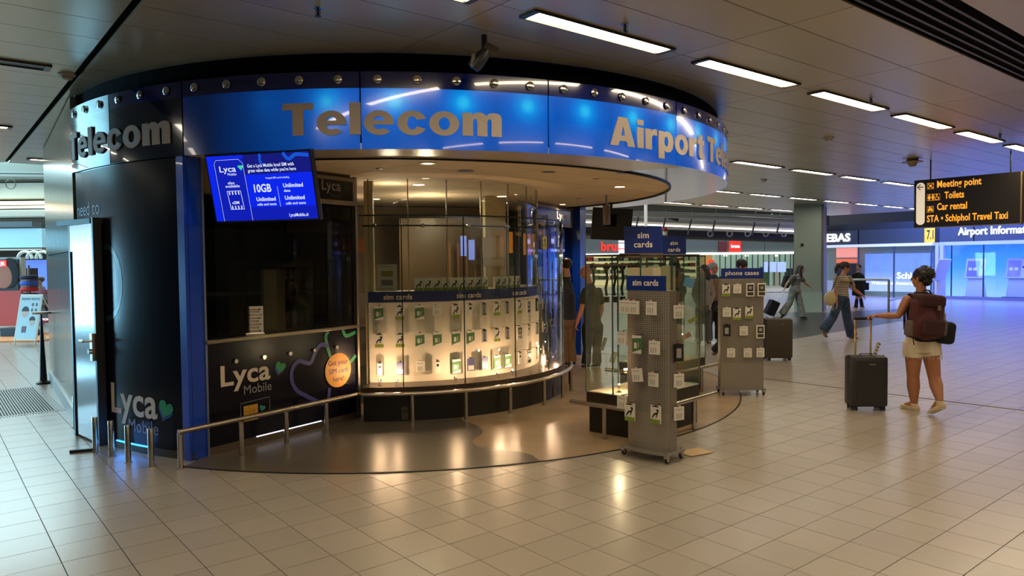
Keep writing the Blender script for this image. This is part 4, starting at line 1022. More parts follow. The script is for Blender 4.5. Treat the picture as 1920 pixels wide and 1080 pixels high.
rn = ['top','middle','bottom']; cn = ['first','second','third','fourth','fifth','sixth','seventh','eighth','ninth','tenth','eleventh','twelfth','thirteenth']
for r in range(3):
    for c, a in enumerate(cang):
        z = (1.235,.93,.615)[r]; R = 1.80+.085
        p = cpos(a, R, z)
        pack(grid[r][c], tuple(p), math.radians(a+90)+random.uniform(-.08,.08), f'{desc[grid[r][c]]}, {cn[c]} along the {rn[r]} row of the curved case', 'packs hanging in the curved display case')
# row of boxes on the shelf above the band
base = None
for i in range(15):
    a = -77.0+3.35*i
    if i == 9: continue
    kind = 'runner'
    if i < 9: lab = f'white and green box, {cn[i]} from the left above the blue band'
    else: lab = f'white and green box, {cn[i-10]} in the right hand group above the blue band'
    p = cpos(a, 1.74, 1.38)
    if base is None:
        t = thing('product_box', lab, 'box', tuple(p), math.radians(a+90), 'boxes on the shelf above the blue band')
        MB().box((0,0,.075), (.094,.03,.15)).build('carton', M_pw, t)
        fm = plane_map((0,-.0155,0), (1,0,0), lift=0)
        flat(rect(-.047,.0,.047,.04), 'green_foot', M_pl, fm, .001, t)
        flat([(.012,.118),(.030,.120),(.036,.105),(.028,.088),(.020,.070),(.012,.045),(.005,.045),(.010,.068),(.002,.072),(-.012,.062),(-.026,.038),(-.034,.040),(-.026,.066),(-.010,.084),(.012,.090),(.022,.10),(.010,.106)], 'silhouette', M_pk, lambda u,v,d=0: fm(u,v,d+.0012), .001, t)
        base = (t, tree_of(t))
    else: copy_tree(base[0], tuple(p), math.radians(a+90), lab, None, base[1])
# little spot lamps on the case floor
M_bulb = mat('hot_bulb', (255,220,160), .4, emit=(255,205,130), es=16)
sl = None
for i, (a, R, pw) in enumerate([(-90.3,2.0,5.5),(-85,2.02,5),(-66.5,2.02,6.5),(-51,2.02,7),(-44,2.0,5),(-20,2.0,6),(-6,2.0,5),(20,1.98,3)]):
    p = cpos(a, R, .375); lab = f'tiny halogen lamp, {cn[i]} from the left inside the curved case'
    if sl is None:
        t = thing('spot_lamp', lab, 'lamp', tuple(p), math.radians(a+90), 'spot lamps on the case floor')
        MB().lathe([(.02,0),(.02,.008),(.004,.01)], n=12).tube([(0,0,.008),(0,0,.04)], .003, 6).build('stand', M_chrome, t)
        MB().lathe([(.008,-.02),(.02,.012),(.018,.012)], (0,0,.05), 14, rot=Matrix.Rotation(-1.1,3,'X')).build('reflector', M_chrome, t)
        MB().ell((0,.008,.054), .009, n=1).build('bulb', M_bulb, t); sl = (t, tree_of(t))
    else: copy_tree(sl[0], tuple(p), math.radians(a+90), lab, None, sl[1])
    q = cpos(a, R+.03, .50); point('case_spot', q, pw, (1,.62,.36), .012)
# ================================================================== bumper rails
RZ, RR = .315, .023
def rail(name, label, path, posts, ends=True):
    t = thing(name, label, 'bumper rail', (posts[0][0],posts[0][1],0))
    inv(MB().tube(path, RR, 14).build('rail_bar', M_rail, smooth=True), t)
    for (x, y) in posts:
        inv(MB().cyl((x,y,0),(x,y,RZ-.01),RR*.95,14).lathe([(.03,0),(.03,.004)], (x,y,.0), 14).build('post', M_rail, smooth=True), t)
    return t
st = Vector((-2.79,6.0,RZ)); kn = Vector((-1.62,7.70,RZ))
path = [st, kn+Vector((-.03,-.05,0))]
path += [cpos(a, 2.235, RZ) for a in range(-94, 5, 3)]
posts = [(-2.79,6.02),(-2.42,6.37+.03),(-2.15,6.82),(-1.88,7.25)]+[tuple(cpos(a,2.235)[:2]) for a in (-80.5,-65.5,-51,-36,-23,-10,4)]
rail('bumper_rail', 'long steel bumper rail curving along the counter wall and the curved case', path, posts)

# bollards at the left of the kiosk
bo = None
for i, (x, y, lab) in enumerate([(-3.08,6.11,'front most, right beside the rail end'),(-3.35,6.25,'in front of the blue light line, second from the rail'),(-3.60,6.44,'at the left end of the blue light line'),(-3.84,6.61,'at the lock side of the steel door'),(-4.66,7.67,'in front of the hinge side of the steel door'),(-4.80,7.95,'hindmost, half hidden at the steel wall')]):
    if bo is None:
        t = thing('steel_bollard', 'short round steel bollard '+lab, 'bollard', (x,y,0), 0, 'bollards at the left side of the kiosk')
        MB().lathe([(.024,0),(.024,.318),(.022,.322)], n=18).build('tube', M_rail, t, True); MB().lathe([(.036,0),(.036,.004)], n=18).build('foot_ring', M_steel, t); bo = (t, tree_of(t))
    else: copy_tree(bo[0], (x,y,0), 0, 'short round steel bollard '+lab, None, bo[1])
t = tag(MB().box(((G(135,851)+G(178,843))/2)+Vector((0,0,.012)), (.22,.03,.024), .35).build('door_stop', M_black), 'flat black door stop lying before the bollards', 'door stop')
tag(MB().box(G(152,812)+Vector((0,0,.02)), (.12,.05,.03), .8).build('cable_ramp', M_steel), 'small grey threshold piece on the floor by the steel door', 'threshold')
# ================================================================== glass cabinets
def cabinet(off, label, railLab, hooks):
    Lp, Mp, Rp = Vector((.73,7.18,0))+off, Vector((1.2,6.77,0))+off, Vector((1.95,7.55,0))+off
    Bp = Lp+(Rp-Mp)
    cen = (Lp+Rp)/2
    t = thing('glass_cabinet', label, 'cabinet', tuple(cen))
    def I(o): return inv(o, t)
    pts = [Mp, Rp, Bp, Lp]
    def inset(d): return [(p+(cen-p).normalized()*d) for p in pts]
    I(MB().prism([(p.x,p.y) for p in inset(.03)], 0, .28).build('plinth', mat('plinth_black', (20,18,16), .35)))
    I(MB().prism([(p.x,p.y) for p in inset(0)], .28, .405).build('base_shelf', mat('base_shelf', (58,46,36), .3, .3)))
    I(MB().prism([(p.x,p.y) for p in inset(.02)], .405, .41).build('floor_board', mat('board_pale', (196,176,146), .4)))
    for i in range(4):
        a, c = pts[i], pts[(i+1)%4]; d = c-a; n = 2 if d.length > .8 else 2
        for k in range(n):
            q = a+d*((k+.5)/n); I(MB().box(q+Vector((0,0,1.08)), (d.length/n-.006,.008,1.34), math.atan2(d.y,d.x)).build('glass_pane', M_glass_g))
        for k in range(n):
            q = a+d*(k/n); I(MB().box(q+Vector((0,0,1.08)), (.010,.010,1.35), math.atan2(d.y,d.x)).build('glass_edge', M_edge))
    I(MB().tube([Vector((p.x,p.y,1.755)) for p in pts], .008, 4, closed=True).build('top_frame', mat('rim_dark', (26,26,22), .4)))
    c2 = Lp+(Rp-Mp)*.5+(Mp-Lp)*.5; an = math.atan2((Mp-Lp).y,(Mp-Lp).x)
    I(MB().box(c2+Vector((0,0,1.02)), (.30,.16,1.22), an).build('inner_column', mat('column_lit', (232,214,180), .6)))
    for k in range(6): I(MB().cyl(c2+Vector((0,0,.55+k*.17))+(Lp-Bp).normalized()*.05, c2+Vector((0,0,.56+k*.17))+(Lp-Bp).normalized()*.17, .002, 5).build('hook', M_hook))
    for u, v, e in ((.15,.5,6),(.85,.2,6),(.5,.9,4)):
        q = Lp+(Rp-Mp)*u*.9+(Mp-Lp)*v*.9
        I(MB().lathe([(.018,.41),(.02,.418),(.004,.42),(.004,.45),(.018,.48)], (q.x,q.y,0), 12).build('spot_lamp', M_chrome)); I(MB().ell((q.x,q.y,.487), .009, n=1).build('bulb', M_bulb)); point('cabinet_spot', (q.x,q.y,.52), e, (1,.72,.42), .012)
    I(MB().tube([Lp+(Bp-Lp)*.1+Vector((0,0,1.66)), Bp+Vector((0,0,1.66))], .012, 8).build('hanging_bar', mat('bar_brown', (80,56,44), .5)))
    d1 = (Mp-Lp).normalized(); d2 = (Rp-Mp).normalized()
    n1 = Vector((d1.y,-d1.x,0)); n2 = Vector((d2.y,-d2.x,0)); o_ = .13
    a = Lp+n1*o_-d1*.1; mc = Mp+(n1+n2)*o_; c = Rp+n2*o_+d2*.1
    path = [Vector((p.x,p.y,RZ)) for p in (a, mc-d1*.05, mc, mc+d2*.05, c)]
    rail('bumper_rail', railLab, path, [tuple((Lp+n1*o_+d1*.30)[:2]), tuple((Rp+n2*o_-d2*.34)[:2]), tuple((mc)[:2])])
    return t, Lp, Mp, Rp, Bp
c1 = cabinet(Vector((0,0,0)), 'front glass cabinet on a black plinth behind the sim cards stand', 'steel bumper rail round the front corner of the front glass cabinet', True)
c2 = cabinet(Vector((.62,2.1,0)), 'rear glass cabinet on a black plinth beside the phone cases stand', 'steel bumper rail round the rear glass cabinet', True)
# headphones hanging inside on the bar, seen dark against the bright shop
hp = None
Lp, Bp = c1[1], c1[4]
for i in range(6):
    q = P([1137,1152,1167,1183,1196,1112][i], 495, 7.75)
    lab = f'dark round headset hanging {cn[i]} in the row at the top of the front cabinet'
    if hp is None:
        t = thing('hanging_headset', lab, 'headset', (q.x,q.y,1.66), .3, 'headsets hanging in the front cabinet')
        MB().ell((0,0,-.02), (.042,.03,.042), n=2).build('ear_pad', mat('head_brown', (52,44,36), .5), t, True)
        MB().tube([(0,0,-.05),(.01,0,-.16),(-.01,0,-.25),(.0,0,-.33)], (.014), 8).build('cord', M_black, t, True)
        MB().lathe([(.03,-.40),(.03,-.34)], n=14).build('charger', mat('head_brown', (52,44,36), .5), t); hp = (t, tree_of(t))
    else: copy_tree(hp[0], (q.x,q.y,1.66), .3, lab, None, hp[1])
for i, (px, py, Y, s_, cc, lab) in enumerate([(1298,600,7.9,(.10,.012,.045),(150,150,40),'yellow striped pack slanting inside the front cabinet'),(1287,630,7.9,(.10,.012,.05),(170,110,90),'orange edged pack slanting inside the front cabinet'),
        (1292,530,8.0,(.11,.02,.10),(90,160,220),'light blue crumpled bag inside the cabinet glass'),(1150,670,7.7,(.06,.014,.12),(180,176,160),'grey white pack hanging low in the front cabinet'),(1132,645,7.6,(.035,.014,.14),(120,120,110),'narrow grey pack in the left pane of the front cabinet')]):
    q = P(px, py, Y); rt = Matrix.Rotation(-.5 if i < 2 else .3, 3, 'Y')
    tag(MB().box(q, s_, rt, bev=.003).build('boxed_accessory', mat('acc_%d' % i, cc, .5)), lab, 'pack')
# two 'sim cards' boards on top of the cabinets
M_cream = mat('board_letter', (240,230,215), .5)
def board(x0, x1, y0, y1, Y, lines, label, wood, hgt):
    a = P(x0, y1, Y); c = P(x1, y0, Y); t = thing('sim_sign_board', label, 'sign', (a.x,Y,a.z))
    wd, hh = c.x-a.x, c.z-a.z
    MB().box((wd/2,0,hh/2), (wd,.02,hh)).build('board', M_sign, t)
    fm = plane_map((wd/2,-.011,0), (1,0,0))
    for k, s in enumerate(lines): letters(s, 'lettering', M_cream, fm, hgt, None, 0, hh*(.56 if k == 0 else .22), .018, .003, t, 'c')
    if wood: MB().box((wd/2-.02,0,-.025), (wd+.06,.07,.05)).build('wooden_foot', mat('wood_strip', (110,84,66), .6), t)
    else: MB().box((wd/2,.02,-.04), (wd*.3,.02,.1)).build('foot', M_steel, t)
board(1171,1240,424,475,7.7,('sim','cards'),'larger blue sim cards board with a wooden strip on the front cabinet',True,.062)
board(1241,1286,443,480,9.7,('sim','cards'),'smaller blue sim cards board on the rear cabinet',False,.052)
# ================================================================== pegboard stands on castors
M_peg = mat('peg_grey', (150,142,132), .4, .35)
def peg_nodes(m, sc_=1):
    uv = nd(m, 'ShaderNodeUVMap'); sp_ = nd(m, 'ShaderNodeSeparateXYZ'); lk(m, uv.outputs[0], sp_.inputs[0])
    def cell(o): return math_(m, 'SUBTRACT', math_(m, 'FRACT', math_(m, 'DIVIDE', o, .0185)), .5)
    a, c = cell(sp_.outputs[0]), cell(sp_.outputs[1])
    d = math_(m, 'SQRT', math_(m, 'ADD', math_(m, 'MULTIPLY', a, a), math_(m, 'MULTIPLY', c, c)))
    hole = math_(m, 'LESS_THAN', d, .23)
    zz = math_(m, 'GREATER_THAN', sp_.outputs[1], .40); z2 = math_(m, 'LESS_THAN', sp_.outputs[1], 1.44)
    hole = math_(m, 'MULTIPLY', hole, math_(m, 'MULTIPLY', zz, z2))
    mx = nd(m, 'ShaderNodeMix', data_type='RGBA'); lk(m, hole, mx.inputs[0]); mx.inputs[6].default_value = (.31,.275,.235,1); mx.inputs[7].default_value = (.03,.025,.02,1)
    lk(m, mx.outputs[2], bsdf(m).inputs['Base Color'])
    lk(m, math_(m, 'SUBTRACT', .35, math_(m, 'MULTIPLY', hole, .35)), bsdf(m).inputs['Metallic'])
peg_nodes(M_peg)
def curved_face(wd, dep, bow, z0, z1, parent, name, sgn):
    b = bmesh.new(); uvl = b.loops.layers.uv.new('UVMap'); n = 16; rows_ = []
    for i in range(n+1):
        u = -wd/2+wd*i/n; y = sgn*(dep/2+bow*(1-(2*u/wd)**2)); rows_.append((b.verts.new((u,y,z0)), b.verts.new((u,y,z1)), u))
    for i in range(n):
        A, B = rows_[i], rows_[i+1]; f = b.faces.new((A[0],B[0],B[1],A[1]) if sgn < 0 else (B[0],A[0],A[1],B[1]))
        for l in f.loops:
            l[uvl].uv = (l.vert.co.x+.5, l.vert.co.z)
        f.smooth = True
    me = bpy.data.meshes.new(name); b.to_mesh(me); b.free(); return link(name, me, M_peg, parent)
def stand(loc, rz, wd, dep, bow, zt, plate, text, label, sh):
    t = thing('pegboard_stand', label, 'display stand', loc, rz)
    curved_face(wd, dep, bow, .085, zt, t, 'pegboard_face', -1); curved_face(wd, dep, bow, .085, zt, t, 'pegboard_face', 1)
    for s in (-1,1): MB().box((s*(wd/2-.004),0,(zt+.085)/2), (.010,dep+.004,zt-.085)).build('side_panel', mat('peg_plain', (134,126,116), .4, .35), t)
    top = [( -wd/2+wd*i/16, -(dep/2+bow*(1-(2*(-.5+i/16))**2))) for i in range(17)]; top += [(-x,-y) for x, y in top]
    MB().prism(top, zt-.006, zt).build('top_cap', mat('peg_plain', (134,126,116), .4, .35), t)
    pw, pd, pb = plate
    pl = [(-pw/2+pw*i/12, -(pd/2+pb*(1-(2*(-.5+i/12))**2))) for i in range(13)]; pl += [(-x,-y) for x, y in pl]
    MB().prism(pl, .072, .085).build('base_plate', mat('peg_plain2', (150,142,132), .35, .5), t)
    wl = None
    for sx in (-1,1):
        for sy in (-1,1):
            x, y = sx*(pw/2-.03), sy*(pd/2-.02)
            w = MB().box((x,y,.058), (.034,.04,.03)).box((x-.014,y,.04), (.004,.03,.04)).box((x+.014,y,.04), (.004,.03,.04)).lathe([(.008,0),(.008,.03)], (x,y,.072), 10).build('castor', M_steel, t)
            MB().lathe([(.027,-.009),(.030,-.004),(.030,.004),(.027,.009)], (x,y+.006,.030), 16, rot=Matrix.Rotation(PI/2,3,'Y')).build('wheel', M_black, w)
    sw_ = sh[0]
    MB().box((sh[2],-(dep/2+.005),zt+sh[1]/2-.0), (sw_,.012,sh[1])).build('header_board', M_sign, t)
    letters(text, 'lettering', M_cream, plane_map((sh[2],-(dep/2+.0115),0), (1,0,0)), sh[1]*.40, sw_*.66 if text == 'sim cards' else sw_*.8, 0, zt+sh[1]*.34, .018, .002, t, 'c')
    return t
S1 = Vector((1.2,6.24,0)); r1 = math.atan2(-.42,.29)+.18
s1 = stand(tuple(S1), r1, .43, .10, .05, 1.445, (.50,.26,.055), 'sim cards', 'tall curved grey pegboard stand with sim cards header on castors in front', (.40,.125,-.02))
S2 = Vector((2.885,9.15,0))
s2 = stand(tuple(S2), -.02, .54, .10, .02, 1.465, (.56,.28,.02), 'phone cases', 'tall grey pegboard stand with phone cases header on castors, farther right', (.52,.128,0))
def onstand(base, rz, wd, dep, bow, u, z, out=.05):
    y = -(dep/2+bow*(1-(2*u/wd)**2))-out; v = Matrix.Rotation(rz,3,'Z') @ Vector((u,y,0)); return (base.x+v.x, base.y+v.y, z)
st1 = [('white',-.19,1.365,'leftmost at the top'),('white',-.13,1.365,'second from the left at the top'),('white',-.06,1.365,'third from the left at the top'),('white',.105,1.365,'right at the top'),
       ('green',-.03,1.07,'green in the second row'),('white',.13,1.035,'right in the second row'),('white',-.04,.79,'tilted in the third row'),('white',.12,.765,'right in the third row'),
       ('runner',-.12,.475,'left in the bottom row'),('runner',.14,.49,'right in the bottom row'),('white',-.235,1.09,'sticking out at the left edge, second row'),('white',-.21,.53,'half hidden at the left edge, bottom row')]
for kd, u, z, lb in st1:
    lo = onstand(S1, r1, .43, .10, .05, max(-.21,min(.21,u)), z, .07 if u > -.2 else .09)
    rr = pack(kd, lo, r1+random.uniform(-.12,.12), f'{desc[kd]}, {lb} of the sim cards stand', 'packs on the sim cards stand', M_redt)
    if 'tilted' in lb: rr.rotation_euler.y = -.12
for z, lb in ((1.33,'upper'),(1.0,'middle'),(.75,'lower'),(.47,'lowest')):
    v = Matrix.Rotation(r1,3,'Z') @ Vector((.25,.03,0)); 
    pack('black' if lb == 'middle' else 'white', (S1.x+v.x,S1.y+v.y,z), r1+1.2, f'pack on the {lb} hook at the right side of the sim cards stand', 'packs on the side of the sim cards stand', M_redt)
st2 = [('runner',-.215,1.40,'top row, first'),('white',-.08,1.40,'top row, second'),('case',.08,1.41,'top row, third'),('case',.225,1.41,'top row, fourth'),
       ('white',-.205,1.11,'second row, first'),('runner',-.085,1.10,'second row, second'),('runner',.065,1.12,'second row, third'),
       ('black',-.205,.895,'third row, first'),('white',.0,.875,'third row, second'),('case',.21,.885,'third row, third'),
       ('white',-.155,.60,'bottom row, first'),('white',.05,.60,'bottom row, second'),('white',.21,.60,'bottom row, third')]
for kd, u, z, lb in st2:
    pack(kd, onstand(S2, -.02, .54, .10, .02, u, z, .06), -.02+random.uniform(-.06,.06), f'{desc[kd]}, {lb} from left on the phone cases stand', 'packs on the phone cases stand', M_pk)
tag(MB().box(Vector((1.60,6.36,.0065)), (.26,.19,.001), .5).build('paper_sheet', mat('paper_tan', (214,182,140), .6)), 'loose tan sheet of paper on the floor by the castor of the front stand', 'paper')
# ================================================================== advertising screen hung at the counter
TK = 1.07
TC = Vector((0,0,CAM_H))+(Vector((-1.961,5.729,2.308))-Vector((0,0,CAM_H)))*TK; TW = .921*TK; THh = TW*9/16
tv = thing('advertising_screen', 'bright blue tilted advertising screen hung under the fascia over the counter', 'screen', tuple(TC))
yaw, tilt = -.273, .229
tu = Vector((math.cos(yaw),math.sin(yaw),0)); tn = Vector((math.sin(yaw),-math.cos(yaw),0))
tvv = Vector((0,0,1))*math.cos(tilt)+tn*math.sin(tilt); tnn = tu.cross(tvv)
RT = Matrix((tu, tvv, tnn)).transposed()
def TV(o): return inv(o, tv)
TV(MB().box(TC-tnn*.03, (TW+.03, THh+.03, .055), RT, bev=.004).build('housing', M_black))
M_tvb = mat('screen_blue', (0,0,0), .15, emit=(10,38,235), es=1.0); M_tvd = mat('screen_dark_blue', (0,0,0), .15, emit=(16,32,190), es=.9); M_tvn = mat('screen_indigo', (0,0,0), .15, emit=(22,26,128), es=.9)
M_tvw = mat('screen_white', (0,0,0), .3, emit=(225,235,255), es=1.0); M_tvg = mat('screen_green', (0,0,0), .3, emit=(60,215,170), es=1.0); M_tvl = mat('screen_line', (0,0,0), .3, emit=(20,90,220), es=.9)
sf = plane_map(TC-tu*TW/2-tvv*THh/2, tu, tvv, lift=-.001)
def px2(x, y): return x/1380*TW, (1-y/800)*THh            # layout grid of the picture shown
def SR(x0,y0,x1,y1,m,nm,lift=0):
    a = px2(x0,y1); c = px2(x1,y0); return TV(flat(rect(a[0],a[1],c[0],c[1]), nm, m, lambda u,v,d=0: sf(u,v,d+lift), .0008))
SR(0,0,1380,800,M_tvb,'display'); SR(85,40,500,800,M_tvd,'phone_panel',.001); SR(500,0,1380,240,M_tvn,'header_panel',.001); SR(500,640,1380,800,M_tvd,'footer_panel',.001)
def ST(s, x, y, h, wpx=None, m=M_tvw, bold=.01, al='l'):
    a = px2(x,y); TV(letters(s, 'screen_lettering', m, lambda u,v,d=0: sf(u,v,d+.003), h/800*THh, None if wpx is None else wpx/1380*TW, a[0], a[1], bold, .0008, align=al))
ST('Lyca',160,195,70,225); ST('Mobile',262,240,30,120,bold=0); ST('also',245,345,32,90); ST('available',205,385,32,195); ST('eSIM',262,590,34,95)
ST('Get a Lyca Mobile local SIM with',545,155,38,620); ST('great value data while you\'re here',545,212,38,640)
ST('Prepaid SIM card including',770,300,20,310,bold=0); ST('10GB',590,455,92,230,bold=.02); ST('Unlimited',600,565,46,260,bold=.02); ST('calls and texts',600,620,30,260)
ST('Unlimited',985,410,46,260,bold=.02); ST('data',985,465,30,85); ST('Unlimited',985,560,46,260,bold=.02); ST('calls and texts',985,618,30,265); ST('LycaMobile.nl',1010,765,38,250)
TV(flat([px2(x,y) for x,y in [(455+40*math.sin(a)**3, 145-38*(math.cos(a)*.8-.3*math.cos(2*a))) for a in [k*2*PI/24 for k in range(24)]]], 'heart_logo', M_tvg, lambda u,v,d=0: sf(u,v,d+.003), .0008))
for pth, wd, cl in (([(110,800),(100,90),(130,50),(440,50),(490,100),(505,800)],.0025,False), ([(215,430),(400,430),(415,655),(232,655)],.006,True), ([(905,395),(910,640)],.0025,False)):
    TV(ribbon([px2(*p) for p in pth], wd, 'line_art', M_tvw, lambda u,v,d=0: sf(u,v,d+.003), .0008, None, cl))
for k in range(4): SR(238+k*42,436,252+k*42,475,M_tvw,'sim_contact',.003); SR(248+k*42,612,262+k*42,650,M_tvw,'sim_contact',.003)
TV(ribbon([px2(*p) for p in [(735,0),(725,70),(740,140)]], .025, 'wave_art', M_tvl, lambda u,v,d=0: sf(u,v,d+.002), .0006)); TV(ribbon([px2(*p) for p in sp([(1040,0),(1080,60),(1120,75),(1200,30),(1300,35),(1370,45)],4)], .03, 'wave_art', M_tvl, lambda u,v,d=0: sf(u,v,d+.002), .0006))
TV(MB().cyl(TC-tnn*.06, TC-tnn*.12+Vector((-.25,.25,.05)), .02, 8).build('wall_bracket', M_black))
# second screen seen from the back, far side, with pendant loudspeaker
t = thing('rear_screen', 'black flat screen seen from behind hanging near the far blue pilaster', 'screen', (0,0,0))
a = P(1147,420,11.9); rt = Matrix.Rotation(.12,3,'Z') @ Matrix.Rotation(.05,3,'Y') @ Matrix.Rotation(.15,3,'X')
MB().box(a, (.66,.07,.52), rt, bev=.006).build('housing', M_black, t); MB().box(a+Vector((-.02,-.05,.06)), (.18,.03,.2), rt).build('mount_plate', M_dark, t); MB().cyl(a+Vector((0,0,.2)), a+Vector((0,.1,.52)), .02, 8).build('hanger', M_black, t)
t = thing('pendant_speaker', 'grey cylinder hanging on a rod in front of the black screen', 'pendant', (0,0,0)); a = P(1137,399,10.6)
MB().lathe([(.045,-.17),(.055,-.165),(.055,.10),(.05,.11)], tuple(a), 20).build('cylinder', mat('pendant_grey', (120,108,102), .4, .4), t, True); MB().cyl(a+Vector((0,0,.1)), a+Vector((0,0,FZ0-a.z+.02)), .018, 8).build('rod', M_steel, t)
t = thing('hanging_tube', 'thin white tube hanging from the ceiling behind the large sim cards board', 'tube', (0,0,0)); a = P(1211,430,16); MB().cyl(a, Vector((a.x,a.y,CZ)), .035, 8).build('tube', mat('tube_white', (225,225,215), .4, emit=(220,220,210), es=.5), t)
t = thing('warning_beacon', 'small red and white beacon on a thin post behind the two sim cards boards', 'beacon', (0,0,0)); a = P(1247,434,17)
MB().cyl((a.x,a.y,0), tuple(a), .02, 8).build('post', M_black, t); MB().lathe([(.07,0),(.07,.05),(.05,.09)], tuple(a), 14).build('red_cap', M_redt, t); MB().lathe([(.05,-.09),(.06,0)], tuple(a), 14).build('white_base', M_white, t)
# counter notice in a holder, laptop
q = wm(.66,0,0)+Vector((0,0,0)); base_u = .695
t = thing('counter_notice', 'white counter notice with arrows in a bright foot on the counter', 'notice', tuple(CA+CU*base_u-CNrm*.0+Vector((0,0,1.035))))
nm_ = plane_map(CA+CU*base_u-CNrm*.03+Vector((0,0,1.035)), (1,.0,0))
nu = Vector((.93,.36,0)).normalized(); nm_ = plane_map(CA+CU*base_u+Vector((0,0,1.035)), nu); nv = nu.cross(Vector((0,0,1)))
inv(MB().box(CA+CU*base_u+Vector((0,0,1.035+.15))-nv*.003, (.152,.006,.25), math.atan2(nu.y,nu.x)).build('card', mat('notice_card', (205,196,182), .5)), t)
inv(MB().box(CA+CU*base_u+Vector((0,0,1.035+.0125)), (.17,.05,.025), math.atan2(nu.y,nu.x), bev=.004).build('foot', mat('foot_bright', (210,200,184), .2, .6)), t)
for k, s in enumerate(('ANDERE','BALIE A.U.B','OTHER','COUNTER','PLEASE')):
    inv(letters(s, 'lettering', M_black, nm_, .017, None, 0, (.215,.185,.125,.095,.065)[k], .01, .001, align='c'), t)
for v in (.245,.162,.042): inv(flat([(-.055,v-.003),(.035,v-.003),(.035,v-.009),(.06,v),(.035,v+.009),(.035,v+.003),(-.055,v+.003)], 'arrow', M_black, nm_, .001), t)
t = thing('laptop', 'half open pale laptop on the counter at the right of the window', 'laptop', tuple(CA+CU*1.62-CNrm*.14+Vector((0,0,1.035))), math.radians(40))
MB().box((0,0,.006), (.24,.16,.012)).build('keyboard_base', mat('laptop_grey', (120,112,100), .4, .4), t); MB().box((.0,.09,.07), (.24,.006,.13), Matrix.Rotation(-.5,3,'X')).build('lid', mat('laptop_grey', (120,112,100), .4, .4), t)
# spot projector hung above the fascia
t = thing('ceiling_spotlight', 'black theatre style spotlight hung above the fascia ring', 'spotlight', tuple(P(908,84,5.66)))
a = P(908,100,5.66)
inv(MB().lathe([(.05,-.09),(.055,-.05),(.05,.03),(.035,.08),(.02,.09)], tuple(a+Vector((-.03,0,-.04))), 18, rot=Matrix.Rotation(.7,3,'Y')).build('lamp_body', M_black, smooth=True), t)
inv(MB().tube([a+Vector((.0,0,.0)), a+Vector((.0,0,.14)), a+Vector((.02,0,CZ-a.z))], .022, 8).build('yoke', M_black), t)
inv(MB().box(a+Vector((.055,-.03,.03)), (.11,.004,.055), Matrix.Rotation(.45,3,'Y')).build('barn_door', mat('barn_grey', (60,52,46), .4, .3)), t); inv(MB().box(a+Vector((-.085,-.02,-.06)), (.03,.06,.10), Matrix.Rotation(.1,3,'Y')).build('rear_cap', mat('barn_grey', (60,52,46), .4, .3)), t)
# ================================================================== overhead way sign
e0 = Z(1745,300,CZ); sy = Vector((e0.x,e0.y,0))+EB*.36
vL0 = None
def onB(px, py):                         # plane through the sign
    d = ray(px, py); o = Vector((0,0,CAM_H)); tt = ((sy-o).dot(EA))/d.dot(EA); q = o+d*tt; return (q-sy).dot(-EB), q.z
u0, zt_ = onB(1716,339); _, zb_ = onB(1715,427); u1, _ = onB(1917,330); 
sg = thing('way_sign', 'black hanging way sign with yellow lettering and a white arrow bar', 'sign', (sy.x,sy.y,zb_))
def SG(o): return inv(o, sg)
c = sy-EB*((u0+u1)/2); SG(MB().box((c.x,c.y,(zt_+zb_)/2), (u1-u0,.09,zt_-zb_), math.atan2(-EB.y,-EB.x), bev=.006).build('sign_panel', mat('sign_black', (38,34,30), .35)))
c = sy-EB*(u1+.9); SG(MB().box((c.x,c.y,(zt_+zb_)/2), (1.76,.09,zt_-zb_), math.atan2(-EB.y,-EB.x), bev=.006).build('sign_panel', mat('sign_black', (38,34,30), .35)))
c = sy-EB*u1; SG(MB().box((c.x,c.y,(zt_+zb_)/2), (.02,.094,zt_-zb_), math.atan2(-EB.y,-EB.x)).build('joint_strip', mat('joint_tan', (150,126,84), .4)))
c = sy-EB*((u0+u1)/2); SG(MB().box((c.x,c.y,zb_-.008), (u1-u0,.1,.016), math.atan2(-EB.y,-EB.x)).build('bottom_edge', mat('edge_lit', (140,140,170), .3)))
M_or = mat('sign_orange', (250,170,40), .4, emit=(250,165,50), es=.95); M_bar = mat('arrow_bar', (235,220,195), .5, emit=(230,215,190), es=.7)
sm = plane_map(sy-EA*.046, -EB, lift=0)
def SLine(s, px, py, h, px1): 
    a, z = onB(px, py); b2, _ = onB(px1, py-2); SG(letters(s, 'lettering', M_or, sm, h, b2-a, a, z, .02, .004))
SLine('Meeting point',1759,352,.115,1842); SLine('Toilets',1773,372.5,.115,1809.5); SLine('Car rental',1759,394,.115,1815); SLine('STA \u2022 Schiphol Travel Taxi',1740,416.5,.115,1891.5)
a, z = onB(1728,382); hh = (zt_-zb_)
z_hi, z_lo = onB(1728,343)[1], onB(1728,422)[1]; rw = .072
barp = [(a+rw*math.cos(t), z_hi-rw+rw*math.sin(t)) for t in [PI*k/12 for k in range(13)]]+[(a+rw*math.cos(t), z_lo+rw+rw*math.sin(t)) for t in [PI+PI*k/12 for k in range(13)]]
SG(flat(barp, 'arrow_bar', M_bar, sm, .004))
for p in ([(a+.05,z_hi-.08),(a-.05,z_hi-.08)], [(a-.0,z_hi-.03),(a-.052,z_hi-.08),(a-.0,z_hi-.13)]): SG(ribbon(p, .016, 'arrow', M_black, lambda u,v,d=0: sm(u,v,d+.006)))
def icon(px, py, w_, h_, drawer, nm):
    a, z = onB(px, py); SG(ribbon(rect(a,z,a+w_,z+h_), .006, 'icon_frame', M_or, sm, .004, None, True)); drawer(a, z, w_, h_)
